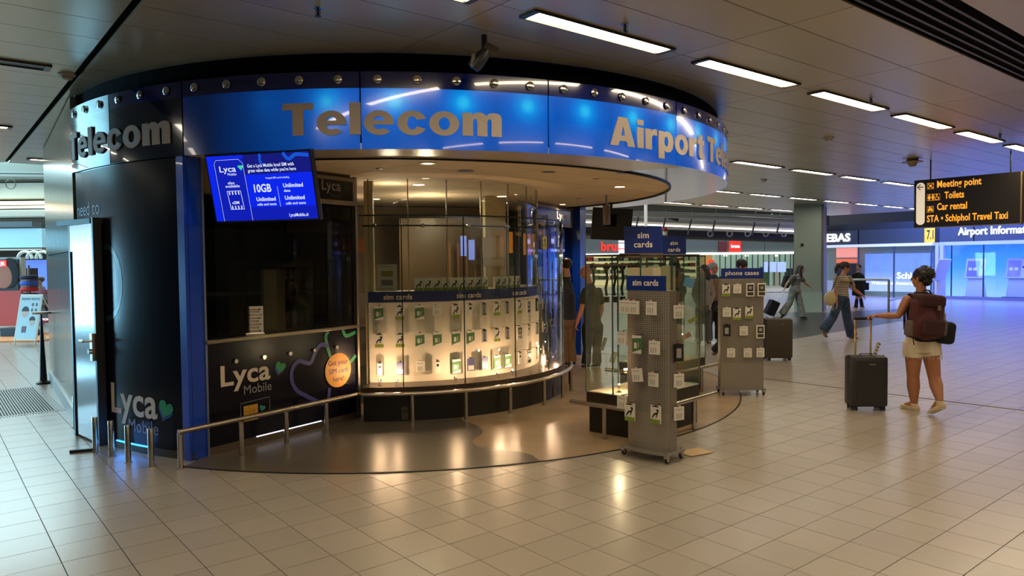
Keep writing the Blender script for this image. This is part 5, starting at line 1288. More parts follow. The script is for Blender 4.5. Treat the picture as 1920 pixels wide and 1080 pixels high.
def f1(a,z,w_,h_):
    SG(flat(disc(a+w_/2,z+h_/2,.022,14), 'icon_symbol', M_or, sm, .004))
    for sx in (-1,1):
        for s2 in (-1,1):
            x, y = a+w_/2+sx*.04, z+h_/2+s2*.04; SG(flat([(x,y),(x+sx*.0,y-s2*.024),(x-sx*.024,y)] if sx*s2 > 0 else [(x,y),(x-sx*.024,y),(x,y-s2*.024)], 'icon_symbol', M_or, sm, .004))
icon(1741,355,.105,.105,f1,'')
def man(x, z, fem):
    SG(flat(disc(x,z+.092,.012,12), 'icon_symbol', M_or, sm, .004))
    SG(flat([(x-.02,z+.076),(x+.02,z+.076),(x+(.026 if fem else .018),z+.035),(x+.010,z+.035),(x+.010,z+.008),(x-.010,z+.008),(x-.010,z+.035),(x-(.026 if fem else .018),z+.035)], 'icon_symbol', M_or, sm, .004))
def f2(a,z,w_,h_):
    man(a+.034,z,True); man(a+.094,z,False); SG(ribbon([(a+.124,z),(a+.124,z+h_)], .004, 'icon_frame', M_or, sm)); SG(flat(disc(a+.158,z+.095,.011,12), 'icon_symbol', M_or, sm, .004))
    SG(ribbon([(a+.158,z+.082),(a+.160,z+.052),(a+.186,z+.052),(a+.194,z+.02)], .012, 'icon_symbol', M_or, sm)); SG(ribbon([(a+.162+.028*math.cos(t), z+.034+.028*math.sin(t)) for t in [2.2+k*.42 for k in range(11)]], .007, 'icon_symbol', M_or, sm))
icon(1740.5,376.5,.21,.108,f2,'')
def f3(a,z,w_,h_):
    SG(flat([(a+.014,z+.03),(a+.091,z+.03),(a+.091,z+.052),(a+.078,z+.07),(a+.027,z+.07),(a+.014,z+.052)], 'icon_symbol', M_or, sm, .004)); SG(flat(rect(a+.018,z+.014,a+.034,z+.03), 'icon_symbol', M_or, sm, .004)); SG(flat(rect(a+.071,z+.014,a+.087,z+.03), 'icon_symbol', M_or, sm, .004))
    SG(ribbon([(a+.04,z+.088),(a+.085,z+.088)], .008, 'icon_symbol', M_or, sm)); SG(flat(disc(a+.036,z+.088,.012,12), 'icon_symbol', M_or, sm, .004))
icon(1740.5,398.5,.105,.105,f3,'')
for px, py in ((1745,300),(1895,285)):
    u, _ = onB(px, 330); q = sy-EB*u; SG(MB().cyl((q.x,q.y,zt_-.01),(q.x,q.y,CZ+.01),.012,8).build('hanging_rod', M_black))
# ================================================================== PEOPLE
def remesh(mb, name, m, parent, vox, it=3):
    bmesh.ops.recalc_face_normals(mb.b, faces=mb.b.faces)
    me = bpy.data.meshes.new('tmp'); mb.b.to_mesh(me); mb.b.free()
    o = bpy.data.objects.new('tmp', me); col.objects.link(o)
    r = o.modifiers.new('r', 'REMESH'); r.mode = 'VOXEL'; r.voxel_size = vox; r.use_smooth_shade = True
    s = o.modifiers.new('s', 'SMOOTH'); s.iterations = it; s.factor = .5
    dg = bpy.context.evaluated_depsgraph_get(); m2 = bpy.data.meshes.new_from_object(o.evaluated_get(dg))
    bpy.data.objects.remove(o); bpy.data.meshes.remove(me); m2.name = name; m2.materials.clear()
    for p in m2.polygons: p.use_smooth = True
    return link(name, m2, m, parent)
def slices(mb, st, side, n=20):              # st: [(centre, r_side, r_front)]
    side = Vector(side).normalized(); fr = Vector((side.y,-side.x,0)); rings = []
    for c, a, b_ in st: rings.append([mb.b.verts.new(Vector(c)+side*a*math.cos(2*PI*k/n)+fr*b_*math.sin(2*PI*k/n)) for k in range(n)])
    for A, B in zip(rings, rings[1:]):
        for k in range(n): mb.b.faces.new((A[k],A[(k+1)%n],B[(k+1)%n],B[k]))
    mb.b.faces.new(rings[0]); mb.b.faces.new(list(reversed(rings[-1])))
def limb(mb, pts, rs, n=12, balls=True):
    # intermediate points give each section its swell
    mb.tube(pts, rs, n)
    if balls:
        for p, r in zip(pts, rs): mb.ell(p, r if not isinstance(r, tuple) else min(r), n=2)
def hand(mb, wr, d, up, s=1, curl=.5, thumb=1):
    d = d.normalized(); sd = d.cross(up).normalized(); nrm = sd.cross(d).normalized()
    pc = wr+d*.045*s
    R = Matrix((d, sd, nrm)).transposed(); mb.ell(pc, (.048*s,.038*s,.016*s), R)
    for i, (o, l) in enumerate(((-.028,.062),(-.010,.072),(.010,.068),(.027,.052))):
        a = wr+d*.075*s+sd*o*s; c = math.radians(10+55*curl)
        b_ = a+(d*math.cos(c)-nrm*math.sin(c))*l*.5*s; c2 = c+math.radians(60*curl); e = b_+(d*math.cos(c2)-nrm*math.sin(c2))*l*.5*s
        limb(mb, [a-d*.02*s, a, b_, e], [.0095*s,.0095*s,.0085*s,.0075*s], 8)
    a = wr+d*.02*s-sd*.03*s*thumb; b_ = a+(d*.7-sd*.7*thumb-nrm*.3).normalized()*.035*s; e = b_+(d*.9-sd*.2*thumb-nrm*.4).normalized()*.028*s
    limb(mb, [wr+d*.015*s, a, b_, e], [.011*s,.0115*s,.010*s,.0085*s], 8)
def head(mb, c, f, s=1, pitch=0):
    f = Vector((f[0],f[1],0)).normalized(); z = Vector((0,0,1)); sd = Vector((f.y,-f.x,0))
    R = Matrix((f, -sd, z)).transposed() @ Matrix.Rotation(pitch,3,'Y'); g = lambda x,y,zz: Vector(c)+R @ Vector((x*s,y*s,zz*s))
    mb.ell(g(-.012,0,.028), (.098*s,.078*s,.090*s), R, 3); mb.ell(g(.020,0,-.030), (.068*s,.060*s,.078*s), R, 3)
    mb.ell(g(.048,0,-.082), (.026*s,.026*s,.024*s), R, 2); mb.ell(g(.074,0,.018), (.016*s,.05*s,.012*s), R, 2)
    mb.tube([g(.080,0,.012), g(.104,0,-.022), g(.086,0,-.030)], [.008*s,.014*s,.009*s], 8)
    mb.ell(g(.080,0,-.052), (.011*s,.022*s,.008*s), R, 2)
    for q in (-1,1): mb.ell(g(-.002,q*.080,-.008), (.018*s,.008*s,.030*s), R, 2); mb.ell(g(.052,q*.036,-.02), (.022*s,.020*s,.022*s), R, 2)
    return g, R
M_eye = mat('eye_dark', (26,20,18), .2); M_lip = mat('lip', (150,78,70), .4)
def person(label, J, f, bodyf, skin, top, bottom, hairm, hairkind, vox=.009, group=None, build=1.0, sleeves='short', legw=(.085,.065,.045), shoes=(60,50,45), sideov=None, hs=1, extra=None, topkind='shirt', pitch=0, curl=.4, hdirs=None, top_len=.0, coat=0):
    """J: joints in world space"""
    t = thing('person', label, 'person', (0,0,0), 0, group)
    bf = Vector((bodyf[0],bodyf[1],0)).normalized(); side = Vector((bf.y,-bf.x,0))      # side = body's right
    up = Vector((0,0,1))
    b = MB(); g, R = head(b, J['head'], f, hs, pitch)
    nk = J['neck']; pel = (J['hipL']+J['hipR'])/2; shc = (J['shL']+J['shR'])/2
    limb(b, [Vector(J['head'])+Vector((0,0,-.05))-bf*.01, nk+Vector((0,0,-.03))], [.048*build**.5,.056*build**.5])
    sw = (J['shR']-J['shL']).length/2; hw = .155*build
    w_ = (nk*.38+pel*.62)
    st = [(pel-up*.06, hw*.8, .10*build), (pel+up*.03, hw*1.02, .115*build), (w_-up*.02, .125*build, .092*build), (w_*.45+shc*.55, .145*build, .105*build), (shc-up*.05, max(sw*.9,.13), .095*build), (shc+up*.015, max(sw*.72,.10), .07), (nk+up*.0, .055, .055)]
    slices(b, st, side)
    for s_ in ('L','R'):
        sh, el, wr = J['sh'+s_], J['el'+s_], J['wr'+s_]; k = build
        limb(b, [sh, sh*.6+el*.4, el, el*.65+wr*.35, wr], [.050*k,.046*k,.036*k,.038*k,.024])
        hd = hdirs[s_] if hdirs and s_ in hdirs else (wr-el); hu = up if abs(hd.normalized().z) < .8 else bf
        hand(b, wr, hd, hu, .95, curl, 1 if s_ == 'L' else -1)
        hp, kn, an, toe = J['hip'+s_], J['kn'+s_], J['an'+s_], J['toe'+s_]
        limb(b, [hp, hp*.6+kn*.4, kn, kn*.65+an*.35, an], [legw[0],legw[0]*.9,legw[1]*.85,legw[1]*.9,.036])
        limb(b, [an, an*.3+toe*.7, toe], [.038,.034,.024])
    remesh(b, 'body', skin, t, vox)
    # face
    for q in (-1,1): MB().ell(g(.083,q*.031,.0), .010*hs, n=1).build('eye', M_eye, t)
    MB().ell(g(.090,0,-.052), (.006*hs,.020*hs,.006*hs), R, 1).build('mouth', M_lip, t)
    # hair
    h = MB()
    if hairkind != 'bald':
        h.ell(g(-.022,0,.036), (.105*hs,.088*hs,.094*hs), R, 3)
        if hairkind == 'long':
            for q in (-1,1): limb(h, [g(.0,q*.07,.04), g(-.02,q*.085,-.06), g(-.01,q*.09,-.17), g(.0,q*.08,-.26)], [.04*hs,.045*hs,.042*hs,.02*hs])
            limb(h, [g(-.08,0,.03), g(-.10,0,-.08), g(-.10,0,-.20), g(-.09,0,-.30)], [.06*hs,.07*hs,.065*hs,.03*hs])
        if hairkind == 'tail': limb(h, [g(-.09,0,.04), g(-.15,0,.0), g(-.16,0,-.08), g(-.14,0,-.17)], [.045*hs,.045*hs,.038*hs,.015*hs])
        if hairkind == 'up':
            h.ell(g(-.045,0,.05), (.105*hs,.092*hs,.088*hs), R, 3); h.ell(g(-.07,0,-.03), (.055*hs,.066*hs,.06*hs), R, 2)
            rs = random.Random(5)
            for k in range(130):
                a_, b_ = rs.uniform(0, 2*PI), rs.uniform(-.6, 1.5)
                x_, y_, z_ = math.cos(a_)*math.cos(b_), math.sin(a_)*math.cos(b_), math.sin(b_)
                if x_ > .45 and z_ < .45: continue
                p_ = g(-.045+x_*.10, y_*.09, .045+z_*.088); d_ = (p_-g(-.045,0,.045)).normalized()+V((rs.uniform(-.6,.6), rs.uniform(-.6,.6), rs.uniform(-.5,.3)))
                h.tube([p_-d_*.01, p_+d_.normalized()*rs.uniform(.008,.026)], [.011,.004], 6)
        remesh(h, 'hair', hairm, t, min(vox,.0055) if hairkind == 'up' else vox, 1 if hairkind == 'up' else 2)
    else: h.b.free()
    # clothing: upper
    c = MB(); e = .014
    lo = pel+up*(.04-top_len) if topkind != 'crop' else w_-up*.0
    st2 = [(lo, (hw+e+coat if topkind != 'crop' else .14*build+e), .12*build+e+coat), (w_+up*.02 if topkind != 'crop' else w_+up*.05, .135*build+e+coat, .10*build+e), (w_*.45+shc*.55, .15*build+e, .11*build+e), (shc-up*.05, max(sw*.92,.13)+e, .10*build+e), (shc+up*.022, max(sw*.72,.10)+e*.7, .075+e*.7), (nk+up*(.008 if topkind != 'tank' else .02), .062, .06)]
    slices(c, st2, side)
    if sleeves != 'none':
        for s_ in ('L','R'):
            sh, el, wr = J['sh'+s_], J['el'+s_], J['wr'+s_]
            if sleeves == 'short': q = sh.lerp(el,.72); c.tube([sh, sh.lerp(el,.35), q], [.060*build,.062*build,.060*build], 14); c.ell(sh, .060*build)
            else: limb(c, [sh, sh.lerp(el,.5), el, el.lerp(wr,.5), wr.lerp(el,.06)], [.062*build,.06*build,.052*build,.047*build,.038])
    remesh(c, {'tank':'tank_top','shirt':'shirt','crop':'cropped_top','coat':'coat'}.get(topkind,'shirt'), top, t, vox, 2)
    # lower
    if bottom:
        bm, kind, hemr = bottom; c = MB(); slices(c, [(pel-up*.08, hw*.86+e, .11*build+e), (pel-up*.02, hw*1.04+e, .12*build+e), (pel+up*.04, hw*1.02+e, .118*build+e), (w_-up*.01, .13*build+e, .10*build+e)], side)
        for s_ in ('L','R'):
            hp, kn, an = J['hip'+s_], J['kn'+s_], J['an'+s_]
            if kind == 'shorts': q = hp.lerp(kn,.34); c.tube([hp+up*.03, hp.lerp(kn,.15), q], [legw[0]*1.12,legw[0]*1.15,legw[0]*1.16], 18); c.ell(hp, legw[0]*1.1)
            else: c.tube([hp, hp.lerp(kn,.45), kn, kn.lerp(an,.5), kn.lerp(an,1.06)], [legw[0]*1.12,legw[0]*1.0,hemr*.82,hemr*.92,hemr], 16); c.ell(hp, legw[0]*1.1); c.ell(kn, hemr*.8)
        remesh(c, 'shorts' if kind == 'shorts' else 'trousers', bm, t, vox, 2)
    # shoes
    ms = mat('shoe_%d_%d_%d' % shoes, shoes, .6)
    for s_ in ('L','R'):
        an, toe = J['an'+s_], J['toe'+s_]; d = (toe-an); dh = Vector((d.x,d.y,0)); dh = dh.normalized() if dh.length > .01 else bf
        c = MB(); heel = an-dh*.03+Vector((0,0,-.045)); c.tube([heel, heel.lerp(toe,.5)+Vector((0,0,-.0)), toe, toe+dh*.03], [(.036,.034),(.042,.036),(.044,.026),(.026,.016)], 12); c.ell(heel, .036)
        c.ell(an+Vector((0,0,-.03)), .042)
        sh_ = remesh(c, 'shoe', ms, t, min(vox,.008), 2)
        so = MB(); so.tube([heel-dh*.02+Vector((0,0,-.028)), toe+dh*.035+Vector((0,0,-.018))], [(.036,.010),(.038,.010)], 10).build('sole', mat('sole_pale', (205,196,180), .6), sh_)
    return t, g
def stripes(name, c1, c2, freq, dirv=(0,0,1)):
    m = mat(name, c1, .8); ge = nd(m, 'ShaderNodeNewGeometry'); wv = nd(m, 'ShaderNodeTexWave'); wv.bands_direction = 'Z'; wv.inputs['Scale'].default_value = freq; wv.inputs['Distortion'].default_value = 1.2; wv.inputs['Detail'].default_value = 1; wv.inputs['Detail Scale'].default_value = .6
    lk(m, ge.outputs['Position'], wv.inputs['Vector']); lk(m, ramp(m, wv.outputs[1], [(.42, lin(c1)), (.58, lin(c2))]), bsdf(m).inputs['Base Color']); return m
def denim(name, c1, c2):
    m = mat(name, c1, .85); ge = nd(m, 'ShaderNodeNewGeometry'); no = nd(m, 'ShaderNodeTexNoise'); no.inputs['Scale'].default_value = 7; no.inputs['Detail'].default_value = 4
    lk(m, ge.outputs['Position'], no.inputs['Vector']); lk(m, ramp(m, no.outputs[0], [(.35, lin(c1)), (.65, lin(c2))]), bsdf(m).inputs['Base Color']); return m
SK1 = mat('skin_tan', (168,112,78), .5); SK2 = mat('skin_light', (205,160,132), .5); SK3 = mat('skin_rose', (190,124,96), .5)
HB = mat('hair_black', (20,16,16), .45); HBR = mat('hair_brown', (48,30,24), .45)
V = Vector
# --- traveller with the maroon backpack
Y0 = 7.95
J = dict(head=P(1726,522,7.97), neck=P(1727,550,7.97), shL=P(1701,562,7.93), shR=P(1753,562,7.98), elL=P(1684,592,7.92), wrL=P(1643,592,8.04), elR=P(1762,596,8.12), wrR=P(1748,606,8.3),
    hipL=P(1713,646,7.97), hipR=P(1743,646,7.96), knL=P(1712,705,8.03), anL=P(1714,757,8.05), toeL=G(1708,769)+V((-.02,.10,.03)), knR=P(1752,708,7.92), anR=P(1762,752,7.72), toeR=V((4.53,7.80,.035)))
shin_toe = J['anR']
t, g = person('person in a black tank top and frayed cream shorts holding a suitcase handle', J, (-.62,.78), (-.12,1), SK1, mat('cloth_black', (16,15,17), .8), (denim('denim_cream', (205,190,165), (226,214,190)), 'shorts', 0), HB, 'up', vox=.0065,
    build=1.0, sleeves='none', legw=(.095,.075,.05), shoes=(206,184,150), hs=.96, topkind='tank', curl=.9, hdirs={'L': V((-1,.25,-.05)), 'R': V((-.3,1,0))})
b = MB()
for k in range(46):
    for hp, kn in ((J['hipL'],J['knL']),(J['hipR'],J['knR'])):
        a = random.uniform(0, 2*PI); q = hp.lerp(kn,.335)+V((math.cos(a)*.106, math.sin(a)*.106, 0)); b.cyl(q, q+V((random.uniform(-.006,.006),0,-random.uniform(.015,.04))), .002, 4)
o = b.build('frayed_hem', mat('thread_cream', (226,214,190), .8), t)
for s_ in ('L','R'):
    an = J['an'+s_]; d = (J['toe'+s_]-an).normalized()
    MB().tube([an+V((.036*math.cos(u*PI/4), .036*math.sin(u*PI/4), -.004)) for u in range(8)], .008, 6, closed=True).build('sandal_strap', mat('strap_cream', (226,208,176), .6), t)
# backpack
bp = P(1736,594,7.74)
t = thing('backpack', 'maroon backpack with flap lid worn by the traveller in shorts', 'backpack', tuple(bp))
rt = Matrix.Rotation(.06,3,'Z') @ Matrix.Rotation(.10,3,'Y')
def BP(mb, nm, m, vox=.008): return inv(remesh(mb, nm, m, None, vox, 5), t)
M_mar = mat('maroon_cloth', (74,26,30), .75); M_mar2 = mat('maroon_dark', (56,20,24), .8); M_buck = mat('buckle_grey', (120,108,98), .5)
BP(MB().box(bp+V((0,0,-.02)), (.33,.17,.42), rt, bev=.05).ell(bp+V((.0,-.03,-.08)), (.165,.11,.17), rt, 3), 'main_body', M_mar)
BP(MB().box(bp+V((.02,-.02,.17)), (.29,.20,.14), rt, bev=.04), 'flap_lid', M_mar2)
BP(MB().box(bp+V((.01,-.125,-.11)), (.24,.06,.18), rt, bev=.025), 'front_pocket', M_mar2)
for sx in (-1,1): BP(MB().box(bp+V((sx*.175,0,-.12)), (.06,.12,.17), rt, bev=.02), 'side_pocket', mat('mesh_grey', (96,84,80), .8))
inv(MB().tube([bp+V((-.05,.0,.25)), bp+V((-.02,-.01,.29)), bp+V((.03,-.01,.28)), bp+V((.05,0,.25))], .009, 8).build('grab_handle', M_mar2), t)
inv(MB().box(bp+V((.075,-.115,.10)), (.035,.012,.05), rt).build('buckle', M_buck), t); inv(MB().box(bp+V((.07,-.115,.03)), (.02,.008,.12), rt).build('strap', M_mar2), t)
for sx, sh in ((-1,J['shL']),(1,J['shR'])):
    q = sh+V((-sx*.045,0,.055)); inv(MB().tube([bp+V((sx*.08,.02,.22)), q+V((0,-.07,.0)), q+V((0,.02,.012)), q+V((-sx*.01,.12,-.06)), q+V((sx*.0,.14,-.20)), bp+V((sx*.16,.12,-.15))], [(.022,.007)]*6, 8).build('shoulder_strap', M_mar), t)
inv(MB().tube([bp+V((-.15,.02,.05)), bp+V((-.165,-.02,-.1)), bp+V((-.14,-.03,-.30))], [(.010,.004)]*3, 6).build('loose_strap', M_mar2), t)
inv(MB().lathe([(.028,-.08),(.03,.04),(.018,.07),(.018,.10)], tuple(bp+V((.18,0,-.02))), 14).build('water_bottle', mat('bottle_clear', (150,140,130), .2)), t)
q = P(1773,624,7.86); t = thing('shoulder_bag', 'soft black bag hanging at the right hip of the traveller in shorts', 'bag', tuple(q)); inv(remesh(MB().box(q, (.19,.12,.245), Matrix.Rotation(.12,3,'Y'), bev=.045), 'bag_body', mat('cloth_black2', (14,15,20), .85), None, .008, 5), t)
inv(MB().tube([q+V((-.05,0,.11)), J['shR']+V((.03,-.04,.04))], [(.010,.004)]*2, 6).build('strap', M_black), t)
# suitcase
def suitcase(base, rz, w_, h_, d_, m, label, handle=None, tagd=False, ribs=True):
    t = thing('suitcase', label, 'suitcase', tuple(base), rz)
    MB().box((0,0,.045+h_/2), (w_,d_,h_), bev=.032).build('shell', m, t, True)
    MB().box((0,0,.045+h_/2), (w_+.004,.012,h_+.004), bev=.004).build('zip_seam', M_black, t)
    if ribs:
        MB().box((0,-d_/2-.002,.045+h_/2), (w_*.72,.008,h_*.84), bev=.003).build('front_relief', m, t)
    for sx in (-1,1):
        for sy in (-1,1):
            a = MB().box((sx*(w_/2-.05),sy*(d_/2-.045),.04), (.05,.035,.03), bev=.004).build('wheel_mount', M_black, t)
            for q in (-1,1): MB().cyl((sx*(w_/2-.05)+q*.006+q*.004,sy*(d_/2-.045),.026),(sx*(w_/2-.05)+q*.022,sy*(d_/2-.045),.026),.026,14).build('wheel', M_black, a)
    MB().tube([(-.07,0,h_+.045),(-.06,0,h_+.066),(.06,0,h_+.066),(.07,0,h_+.045)], [(.014,.005)]*4, 8).build('top_handle', M_black, t)
    MB().tube([(w_/2,0,.045+h_*.75),(w_/2+.03,0,.045+h_*.68),(w_/2+.03,0,.045+h_*.42),(w_/2,0,.045+h_*.35)], .009, 8).build('side_handle', M_black, t)
    MB().box((.02,-d_/2-.008,h_*.93), (.07,.004,.014)).build('maker_plate', M_steel, t)
    if handle:
        for sx in (-1,1): MB().cyl((sx*.085,d_/2-.03,h_),(sx*.085,d_/2-.03,handle-.02),.011,10).build('handle_tube', mat('tube_gold', (196,170,130), .3, .8), t)
        MB().box((0,d_/2-.03,handle), (.20,.03,.035), bev=.008).build('handle_grip', M_black, t)
    if tagd:
        q = MB().box((.10,-.02,h_+.10), (.045,.002,.20), Matrix.Rotation(.32,3,'Y')).build('luggage_tag', mat('tag_white', (222,214,200), .5), t)
        for k in range(5): MB().box((.075+.015*k,-.0225,h_+.035+.035*k), (.03,.001,.010), Matrix.Rotation(.32,3,'Y')).build('tag_print', M_black, q)
    return t
base = G(1623,766); hz = P(1624,597,8.2).z
suitcase((3.97,8.12,0), -.05, .40, .565, .23, mat('shell_charcoal', (40,39,40), .45), 'charcoal hard shell cabin suitcase with raised handle and airline tag beside the traveller in shorts', hz, True)
q = G(1457,675); suitcase((q.x,q.y,0), .0, .44, .66, .28, mat('shell_brown', (62,52,40), .5), 'large olive brown suitcase standing behind the phone cases stand', None, False, False)
# --- walker with striped shirt and jeans
def PJ(d, Y, dy={}): return {k: P(v[0], v[1], Y+dy.get(k,0)) for k, v in d.items()}
Yw = 15.17
J = PJ(dict(head=(1585,502), neck=(1580,516), shR=(1569,521), shL=(1592,522), elR=(1566,547), wrR=(1569,568), elL=(1602,543), wrL=(1616,553), hipR=(1574,562), hipL=(1583,562), knR=(1562,594), anR=(1545,618), toeR=(1549,631), knL=(1588,597), anL=(1597,627), toeL=(1605,636)), Yw,
    dict(shR=-.14, elR=-.2, wrR=-.22, shL=.14, elL=.15, wrL=.1, hipR=-.07, hipL=.07, knR=-.05, anR=-.05, toeR=-.05))
J['toeL'].z = .035; J['anL'].z = .10
t, g = person('person with tied dark hair in a beige striped shirt and wide blue jeans', J, (.95,-.3), (1,-.1), SK3, stripes('striped_beige', (206,186,160), (96,78,66), 9), (denim('denim_blue', (34,48,74), (64,82,108)), 'wide', .105), HBR, 'tail', vox=.011, legw=(.095,.07,.05), shoes=(120,104,80), pitch=.35)
q = P(1585,531,Yw-.0)+V((.10,-.02,0)); MB().tube([q+V((0,-.04,.03)), q+V((.02,0,-.03)), q+V((.0,.05,.03))], .012, 6).build('sunglasses', M_black, t)
q = P(1556,560,Yw-.28); t = thing('shoulder_bag', 'cream drawstring shoulder bag of the striding person in jeans', 'bag', tuple(q)); inv(remesh(MB().ell(q, (.13,.07,.15), None, 3).ell(q+V((.02,0,.11)), (.07,.05,.06)), 'bag_body', mat('bag_cream', (196,180,140), .8), None, .012, 3), t)
inv(MB().tube([q+V((.03,0,.15)), J['shR']+V((0,-.06,.07)), J['shR']+V((.06,.05,.07))], .010, 6).build('strap', mat('strap_brown', (70,48,38), .7)), t)
for k in range(4): inv(MB().cyl(q+V((-.04+.03*k,-.05,-.12)), q+V((-.04+.03*k,-.05,-.24)), .006, 5).build('tassel', mat('bag_cream', (196,180,140), .8)), t)
# --- walker with the trolley, grey trousers
Yt = 20.5
J = PJ(dict(head=(1502,505), neck=(1496,516), shR=(1487,519), shL=(1502,520), elR=(1477,530), wrR=(1471,541), elL=(1510,531), wrL=(1518,537), hipR=(1487,544), hipL=(1494,544), knR=(1481,567), anR=(1467,588), toeR=(1465,595), knL=(1500,569), anL=(1504,592), toeL=(1512,597)), Yt,
    dict(shR=-.12, elR=-.18, wrR=-.1, shL=.14, elL=.15, wrL=.1, hipR=-.07, hipL=.07))
for k in ('toeL','toeR'): J[k].z = max(J[k].z, .03)
person('person in a striped cropped top and pale grey wide trousers pulling a trolley', J, (.9,-.45), (1,-.15), SK2, stripes('striped_dark', (40,40,44), (150,150,150), 8), (denim('cloth_grey', (128,132,128), (158,162,156)), 'wide', .11), HBR, 'long', vox=.013, legw=(.095,.07,.05), shoes=(30,30,34), topkind='crop')
q = P(1481,524,Yt+.05); t = thing('backpack', 'small black backpack of the person pulling the black trolley', 'backpack', tuple(q)); inv(remesh(MB().box(q+V((-.10,0,-.06)), (.18,.26,.36), Matrix.Rotation(.25,3,'Y'), bev=.05), 'bag_body', mat('cloth_black2', (14,15,20), .85), None, .015, 4), t)
q = P(1447,577,Yt); t = thing('trolley_case', 'black soft trolley case leaning back behind the person in grey trousers', 'suitcase', (q.x,q.y,0)); rt = Matrix.Rotation(.45,3,'Y')
inv(MB().box(q, (.26,.3,.42), rt, bev=.03).build('case_body', mat('cloth_black2', (14,15,20), .85)), t); inv(MB().cyl(q+rt@V((.08,.08,.2)), J['wrR']+V((0,.08,-.02)), .010,6).cyl(q+rt@V((.08,-.08,.2)), J['wrR']+V((0,-.08,-.02)), .010,6).build('handle_tube', M_steel), t)
for s_ in (-1,1): inv(MB().cyl(V((q.x-.10,q.y+s_*.12-.02,.03)), V((q.x-.10,q.y+s_*.12+.02,.03)), .03,10).build('wheel', M_black), t)
# --- person in a dark coat by the railing
Yd = 25.0
J = PJ(dict(head=(1610,502), neck=(1608,511), shR=(1601,515), shL=(1616,516), elR=(1598,526), wrR=(1604,532), elL=(1621,527), wrL=(1620,536), hipR=(1606,540), hipL=(1613,540), knR=(1607,556), anR=(1605,574), toeR=(1602,577), knL=(1613,556), anL=(1616,572), toeL=(1619,575)), Yd, dict(shR=-.1, shL=.1, elR=-.1, hipR=-.07, hipL=.07))
for k in ('toeL','toeR'): J[k].z = max(J[k].z, .03)
person('person in a long black coat walking by the railing before the welcome screen', J, (-.5,-.5), (-.6,-.8), SK2, mat('coat_black', (20,20,26), .8), (mat('trouser_black', (22,22,26), .8), 'slim', .06), HBR, 'short', vox=.015, sleeves='long', legw=(.085,.06,.05), shoes=(40,40,42), topkind='coat', top_len=.30, coat=.04)
q = P(1623,537,Yd); t = thing('shoulder_bag', 'dark handbag at the side of the person in the black coat', 'bag', tuple(q)); inv(MB().box(q, (.22,.1,.26), bev=.03).build('bag_body', mat('bag_navy', (26,28,50), .7)), t)
# --- bald customer at the far counter
Yb = 11.55
J = PJ(dict(head=(1099,510), neck=(1106,532), shR=(1098,546), shL=(1122,546), elR=(1090,580), wrR=(1082,606), elL=(1128,580), wrL=(1120,606), hipR=(1103,612), hipL=(1119,612), knR=(1101,655), anR=(1099,696), toeR=(1093,706), knL=(1119,655), anL=(1119,694), toeL=(1112,704)), Yb, dict(shR=-.14, shL=.1, elR=-.2, wrR=-.2, elL=.12, hipR=-.08, hipL=.06, knR=-.08, anR=-.1, toeR=-.1))
for k in ('toeL','toeR'): J[k].z = .035
for k in ('anL','anR'): J[k].z = .09
person('bald person in a dark olive shirt and black trousers leaning at the far counter', J, (-.95,-.2), (-1,.1), SK3, mat('shirt_olive', (50,52,42), .85), (mat('trouser_black', (22,22,26), .8), 'slim', .08), HB, 'bald', vox=.010, build=1.08, legw=(.095,.075,.05), shoes=(20,20,22), curl=.6)
# --- person in the blue grey shirt, mostly hidden by the curved case
J = PJ(dict(head=(1061,498), neck=(1064,520), shR=(1066,535), shL=(1050,535), elR=(1073,568), wrR=(1070,598), elL=(1045,568), wrL=(1042,598), hipR=(1069,604), hipL=(1054,604), knR=(1071,648), anR=(1072,690), toeR=(1066,700), knL=(1056,648), anL=(1056,690), toeL=(1050,700)), 11.75, dict())
for k in ('toeL','toeR'): J[k].z = .035
for k in ('anL','anR'): J[k].z = .09
person('person in a blue grey shirt and sand trousers partly hidden behind the curved glass case', J, (-.5,.8), (-.6,.8), SK2, mat('shirt_bluegrey', (62,66,82), .85), (mat('trouser_sand', (140,112,90), .85), 'slim', .085), HBR, 'short', vox=.011, build=1.08, legw=(.09,.075,.05), shoes=(30,28,28))
# --- person behind the phone cases stand
J = PJ(dict(head=(1391,500), neck=(1388,519), shR=(1372,528), shL=(1406,528), elR=(1362,560), wrR=(1380,585), elL=(1414,558), wrL=(1425,580), hipR=(1378,592), hipL=(1396,592), knR=(1360,632), anR=(1340,655), toeR=(1338,671), knL=(1402,634), anL=(1400,672), toeL=(1408,678)), 12.5, dict(anR=.2, toeR=.2))
J['toeR'].z = .04; J['toeL'].z = .035; J['anL'].z = .1
person('person with black hair looking down behind the phone cases stand', J, (.8,-.5), (.9,-.2), SK3, mat('shirt_white', (190,186,176), .85), (mat('trouser_navy', (26,28,38), .85), 'slim', .065), HB, 'short', vox=.011, shoes=(70,60,56), legw=(.09,.07,.05), pitch=.5)
q = P(1342,544,14.7); t = thing('shoulder_bag', 'tan canvas rucksack between the rear cabinet and the phone cases stand', 'bag', tuple(q)); inv(remesh(MB().box(q, (.34,.22,.46), bev=.07), 'bag_body', mat('bag_tan', (122,92,62), .85), None, .012, 4), t)
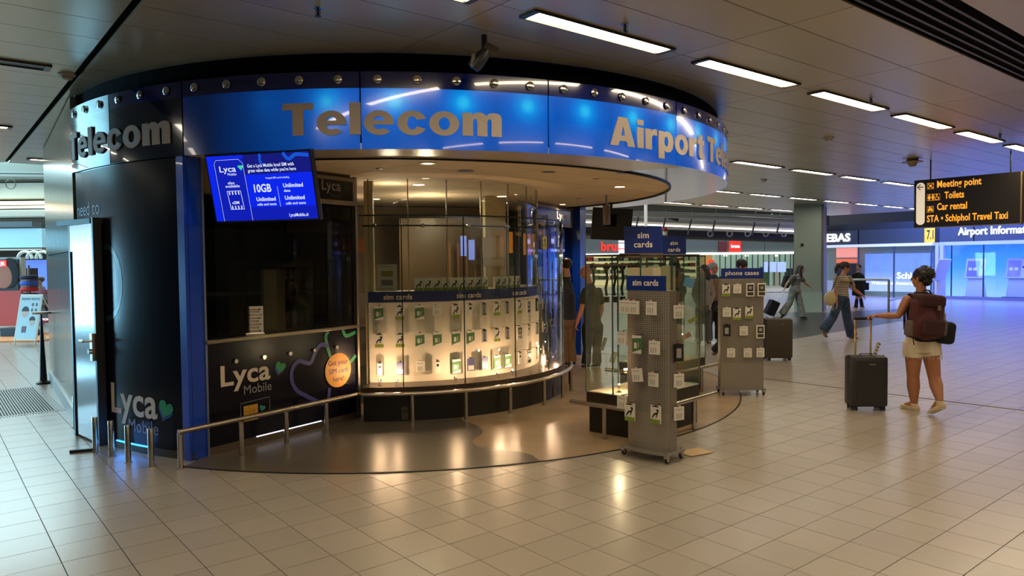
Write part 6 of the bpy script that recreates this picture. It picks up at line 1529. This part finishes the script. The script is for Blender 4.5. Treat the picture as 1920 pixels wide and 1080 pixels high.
# --- three people seen through the cabinet glass
def simple(cx, top, foot, Y, face, skin, tm, bm, hm, hk, label, build=1.0, sl='long'):
    s = (foot-top)/206.0
    def q(dx, dy, z=0): return P(cx+dx*s, top+dy*s, Y+z)
    J = dict(head=q(0,14), neck=q(0,30), shR=q(-17,40,-.05), shL=q(17,40,.05), elR=q(-24,74), wrR=q(-14,98,-.1), elL=q(24,74), wrL=q(16,98,-.1), hipR=q(-9,110), hipL=q(9,110), knR=q(-11,155), anR=q(-11,196), toeR=q(-14,203,-.08), knL=q(11,155), anL=q(12,196), toeL=q(15,203,-.08))
    for k in ('toeL','toeR'): J[k].z = .035
    for k in ('anL','anR'): J[k].z = .09
    return person(label, J, face, face, skin, tm, (bm,'slim',.08), hm, hk, vox=.013, sleeves=sl, build=build, shoes=(60,56,54))
simple(1263,484,655,14.2,(-.5,.8),SK2,mat('shirt_slate', (48,50,60), .85),mat('trouser_dark', (40,40,46), .85),HB,'long','person with long black hair seen through the front cabinet glass')
simple(1319,497,652,14.6,(-.8,-.4),SK2,mat('hoodie_grey', (132,122,118), .85),mat('trouser_grey', (84,86,88), .85),HBR,'long','person in a grey hooded top seen through the rear cabinet glass')
simple(1338,492,652,14.9,(.6,-.6),SK3,mat('jacket_blue', (34,52,84), .85),mat('trouser_dark', (40,40,46), .85),mat('cap_grey', (150,150,146), .7),'short','person with a pale cap and blue jacket beside the rear cabinet')
# ================================================================== LEFT BACKGROUND
t = thing('left_gallery_front', 'pale stepped slab edge and beams over the bright hall at the far left', 'beam', (0,0,0))
def lbox(px0, px1, py0, py1, Y, dep, m, name, par): 
    a, c = P(px0,py1,Y), P(px1,py0,Y); return MB().box(((a.x+c.x)/2, Y+dep/2, (a.z+c.z)/2), (c.x-a.x, dep, c.z-a.z)).build(name, m, par)
M_lw = mat('slab_white', (206,214,202), .5); M_lw2 = mat('slab_grey', (160,172,164), .6)
lbox(-200,140,302,336,20,.4,M_lw2,'slab_edge',t); lbox(-200,140,337,341,19.8,.2,mat('gap_dark', (60,66,62), .8),'dark_line',t); lbox(-200,140,342,374,20,.4,M_lw,'slab_edge',t)  # dark strip set between the two slab edges
lbox(-200,140,376,384,19.6,.5,mat('warm_cove', (250,225,190), .5, emit=(250,225,190), es=1.1),'warm_cove',t); lbox(-200,140,385,391,19.5,.4,mat('led_line', (255,250,240), .4, emit=(255,250,240), es=2.2),'led_line',t); lbox(-200,140,392,408,19.7,.5,M_lw,'slab_edge',t)
for z_ in (322,329): a = P(-200,z_,19.5); c = P(140,z_+4,19.5); MB().cyl(a, c, .03, 8).build('pipe', mat('pipe_grey', (110,116,112), .5), t)
q = P(20,345,19.4); MB().tube([q+V((.13*math.cos(k*PI/12),0,.13*math.sin(k*PI/12))) for k in range(24)], .012, 6, closed=True).build('round_ring', mat('ring_grey', (90,96,90), .5), t)
lbox(-200,140,409,432,21,.3,mat('band_dark', (48,54,54), .6),'dark_band',t)
t = thing('shop_light_box', 'large pale blue lit panel under a grey roller box at the far left', 'light box', (0,0,0))
lbox(-150,60,415,427,19,.4,mat('roller_grey', (96,106,112), .5),'roller_box',t); lbox(-150,78,428,466,19.1,.3,mat('pale_blue_lit', (140,185,200), .5, emit=(128,176,196), es=.8),'panel',t); lbox(-150,78,466,471,19.0,.4,M_white,'lower_edge',t)
t = thing('face_poster', 'tall poster of a dark haired face with a small red label at the left edge', 'poster', (0,0,0)); a = P(0,612,20)
lbox(-60,39,482,612,20,.2,mat('poster_frame', (190,190,180), .5),'frame',t); lbox(-58,33,486,545,19.95,.05,mat('poster_dark', (44,36,38), .5),'picture',t)
q = P(6,518,19.93); b = MB().ell(q, (.26,.02,.34), None, 3).build('face_print', mat('face_print', (196,130,110), .6), t); MB().ell(P(18,512,19.94), (.26,.018,.42), None, 3).build('hair_print', mat('hair_print', (30,22,24), .6), t)
lbox(0,11,488,500,19.9,.03,M_red,'red_label',t); q = P(1,497,19.88); letters('JBL', 'lettering', M_wl, plane_map((q.x,19.88,q.z), (1,0,0)), .085, .12, 0, 0, .02, .004, t)
lbox(-60,39,545,612,19.8,.1,mat('red_base', (200,60,44), .5),'red_base',t)
t = thing('led_wall', 'blue led wall with white arcs above it in the left background', 'screen', (0,0,0)); lbox(38,100,487,546,23,.2,mat('led_blue', (80,110,210), .4, emit=(92,124,220), es=.85),'screen',t)
for k in range(3): q = P(47+k*17,485,22.9); MB().tube([q+V((.22*math.cos(u*PI/8),0,.22*math.sin(u*PI/8))) for u in range(9)], .05, 6).build('white_arc', M_lw, t)
t = thing('headphone_poster', 'red and grey headphone poster board beside the steel wall', 'poster', (0,0,0)); lbox(58,96,543,606,18.5,.08,mat('poster_red', (170,74,84), .5),'board',t)
q = P(79,574,18.45); MB().lathe([(.32,-.01),(.32,.01)], tuple(q), 28, rot=Matrix.Rotation(PI/2,3,'X')).build('grey_disc', mat('disc_grey', (150,160,166), .5), t)
MB().tube([q+V((.14*math.cos(k*PI/8),-.03,.02+.15*math.sin(k*PI/8))) for k in range(-1,10)], .028, 8).ell(q+V((-.14,-.03,-.05)), (.05,.03,.08)).ell(q+V((.14,-.03,-.05)), (.05,.03,.08)).build('headphone_print', mat('hp_dark', (40,42,48), .5), t)
q = P(66,601,18.45); letters('HEADPHONES', 'lettering', M_wl, plane_map((q.x,18.44,q.z), (1,0,0)), .06, .42, 0,0,.0,.004, t)
t = thing('neck_pillow_rack', 'rack stacked with red and blue neck pillows behind the folding board', 'rack', (0,0,0)); q = G(58,628)
MB().cyl((q.x,q.y,0),(q.x,q.y,1.75),.03,8).build('pole', M_steel, t)
for k in range(9):
    z_ = .25+k*.15; MB().tube([V((q.x+.15*math.cos(u*PI/5), q.y+.15*math.sin(u*PI/5), z_)) for u in range(10)], .055, 8, closed=True).build('neck_pillow', mat(['pil_red','pil_blue','pil_navy'][k%3], [(180,40,50),(50,90,190),(26,30,60)][k%3], .8), t, True)
MB().box((q.x,q.y,.02), (.5,.4,.04)).build('foot', M_white, t)
t = thing('folding_board', 'white folding board with passport photo pictures on the bright floor at left', 'board', (0,0,0))
b0_, b1_ = G(20,647), G(69,640); 
fu = V((.98,-.2,0)).normalized(); fo = (G(27,652)+G(64,644))/2; fo.z = 0; fz = (V((0,0,1))*.97+V((.1,.5,0))*.42).normalized()
bw, bh = .58, 1.12; fnm = plane_map(fo-fu*bw/2, fu, fz, lift=0); fnn = fu.cross(fz)
def FB(o): return inv(o, t)
cx = fo+fz*(.15+bh/2-.1); rt = Matrix((fu, fz, fnn)).transposed()
FB(MB().box(fo+fz*.62, (bw,1.02,.02), rt, bev=.005).build('front_panel', M_white)); FB(flat(rect(.04,.16,bw-.04,1.08), 'poster', mat('poster_pale_blue', (176,206,214), .5), lambda u,v,d=0: fnm(u,v,d+.011), .002))
for s_ in (.03,bw-.03): FB(MB().cyl(fo-fu*bw/2+fu*s_, fo-fu*bw/2+fu*s_+fz*1.12, .014, 8).build('leg', M_white)); FB(MB().cyl(fo-fu*bw/2+fu*s_+V((.25,.72,0)), fo-fu*bw/2+fu*s_+fz*1.1, .014, 8).build('leg', M_white))
for (u, v, r) in ((.19,.72,.085),(.40,.52,.07)): FB(flat(disc(u,v,r,20,r*1.25), 'portrait', mat('portrait_skin', (200,170,150), .5), lambda a,b_,d=0: fnm(a,b_,d+.014), .001)); FB(flat([(u+r*1.1*math.cos(k*PI/8), v+.03+r*1.3*math.sin(k*PI/8)) for k in range(9)], 'portrait_hair', mat('hair_print', (30,22,24), .6), lambda a,b_,d=0: fnm(a,b_,d+.016), .001))
for u in (.36,.46):
    for v in (.78,.90): FB(flat(disc(u,v,.028,12,.04), 'portrait', mat('portrait_small', (90,84,86), .5), lambda a,b_,d=0: fnm(a,b_,d+.014), .001))
FB(letters('PASSPORT PHOTOS', 'lettering', M_black, lambda u,v,d=0: fnm(u,v,d+.014), .045, .46, .06, 1.0, .01, .001)); FB(flat(rect(.16,.28,.28,.42), 'red_picture', M_maroon if False else mat('sign_maroon', (96,36,44), .5), lambda a,b_,d=0: fnm(a,b_,d+.014), .001))
t = thing('orange_shop_platform', 'orange shop floor platform with a black box behind the folding board', 'platform', (0,0,0)); a, c = G(-60,645), G(58,640)
MB().box(((a.x+c.x)/2, a.y+1.3, .02), (c.x-a.x+.6, 2.2, .04)).build('platform', mat('platform_orange', (220,140,80), .5), t); q = G(28,634); MB().box((q.x,q.y+.2,.12), (.7,.4,.24)).build('black_box', M_black, t)
J = PJ(dict(head=(75,526), neck=(75,536), shR=(69,540), shL=(81,540), elR=(66,553), wrR=(70,563), elL=(84,553), wrL=(80,563), hipR=(72,566), hipL=(78,566), knR=(71,583), anR=(71,600), toeR=(69,603), knL=(79,583), anL=(79,600), toeL=(81,603)), 21.5)
for k in ('toeL','toeR'): J[k].z = .035
for k in ('anL','anR'): J[k].z = .1
person('person with a brimmed hat seen small before the blue led wall', J, (-.8,-.5), (-.8,-.5), SK2, mat('vest_grey', (150,150,150), .85), (mat('trouser_dark', (40,40,46), .85),'slim',.08), mat('hat_brown', (110,90,80), .7), 'short', vox=.018, sleeves='short')
q = P(54,532,21); tag(MB().box((q.x,q.y,(q.z+.45)/2), (.36,.3,q.z+.45)).box((q.x,q.y-.16,q.z+.3), (.30,.02,.2)).build('check_in_post', M_black), 'black machine standing before the blue led wall', 'machine')
# bright hall floor beyond the mat on the left reflects the skylight
# ================================================================== put every root that sits at the world origin at its own base
bpy.context.view_layer.update()
for o in list(col.objects):
    if o.type == 'EMPTY' and o.parent is None and o.location.length < 1e-6:
        cs = [c for c in col.objects if c.parent == o]
        pts = [c.matrix_world @ V(k) for c in cs for k in c.bound_box] if cs else []
        if not pts: bpy.data.objects.remove(o); continue
        base = V(((min(p.x for p in pts)+max(p.x for p in pts))/2, (min(p.y for p in pts)+max(p.y for p in pts))/2, min(p.z for p in pts)))
        o.location = base
        for c in cs: c.matrix_parent_inverse = Matrix.Translation(-base) @ c.matrix_parent_inverse
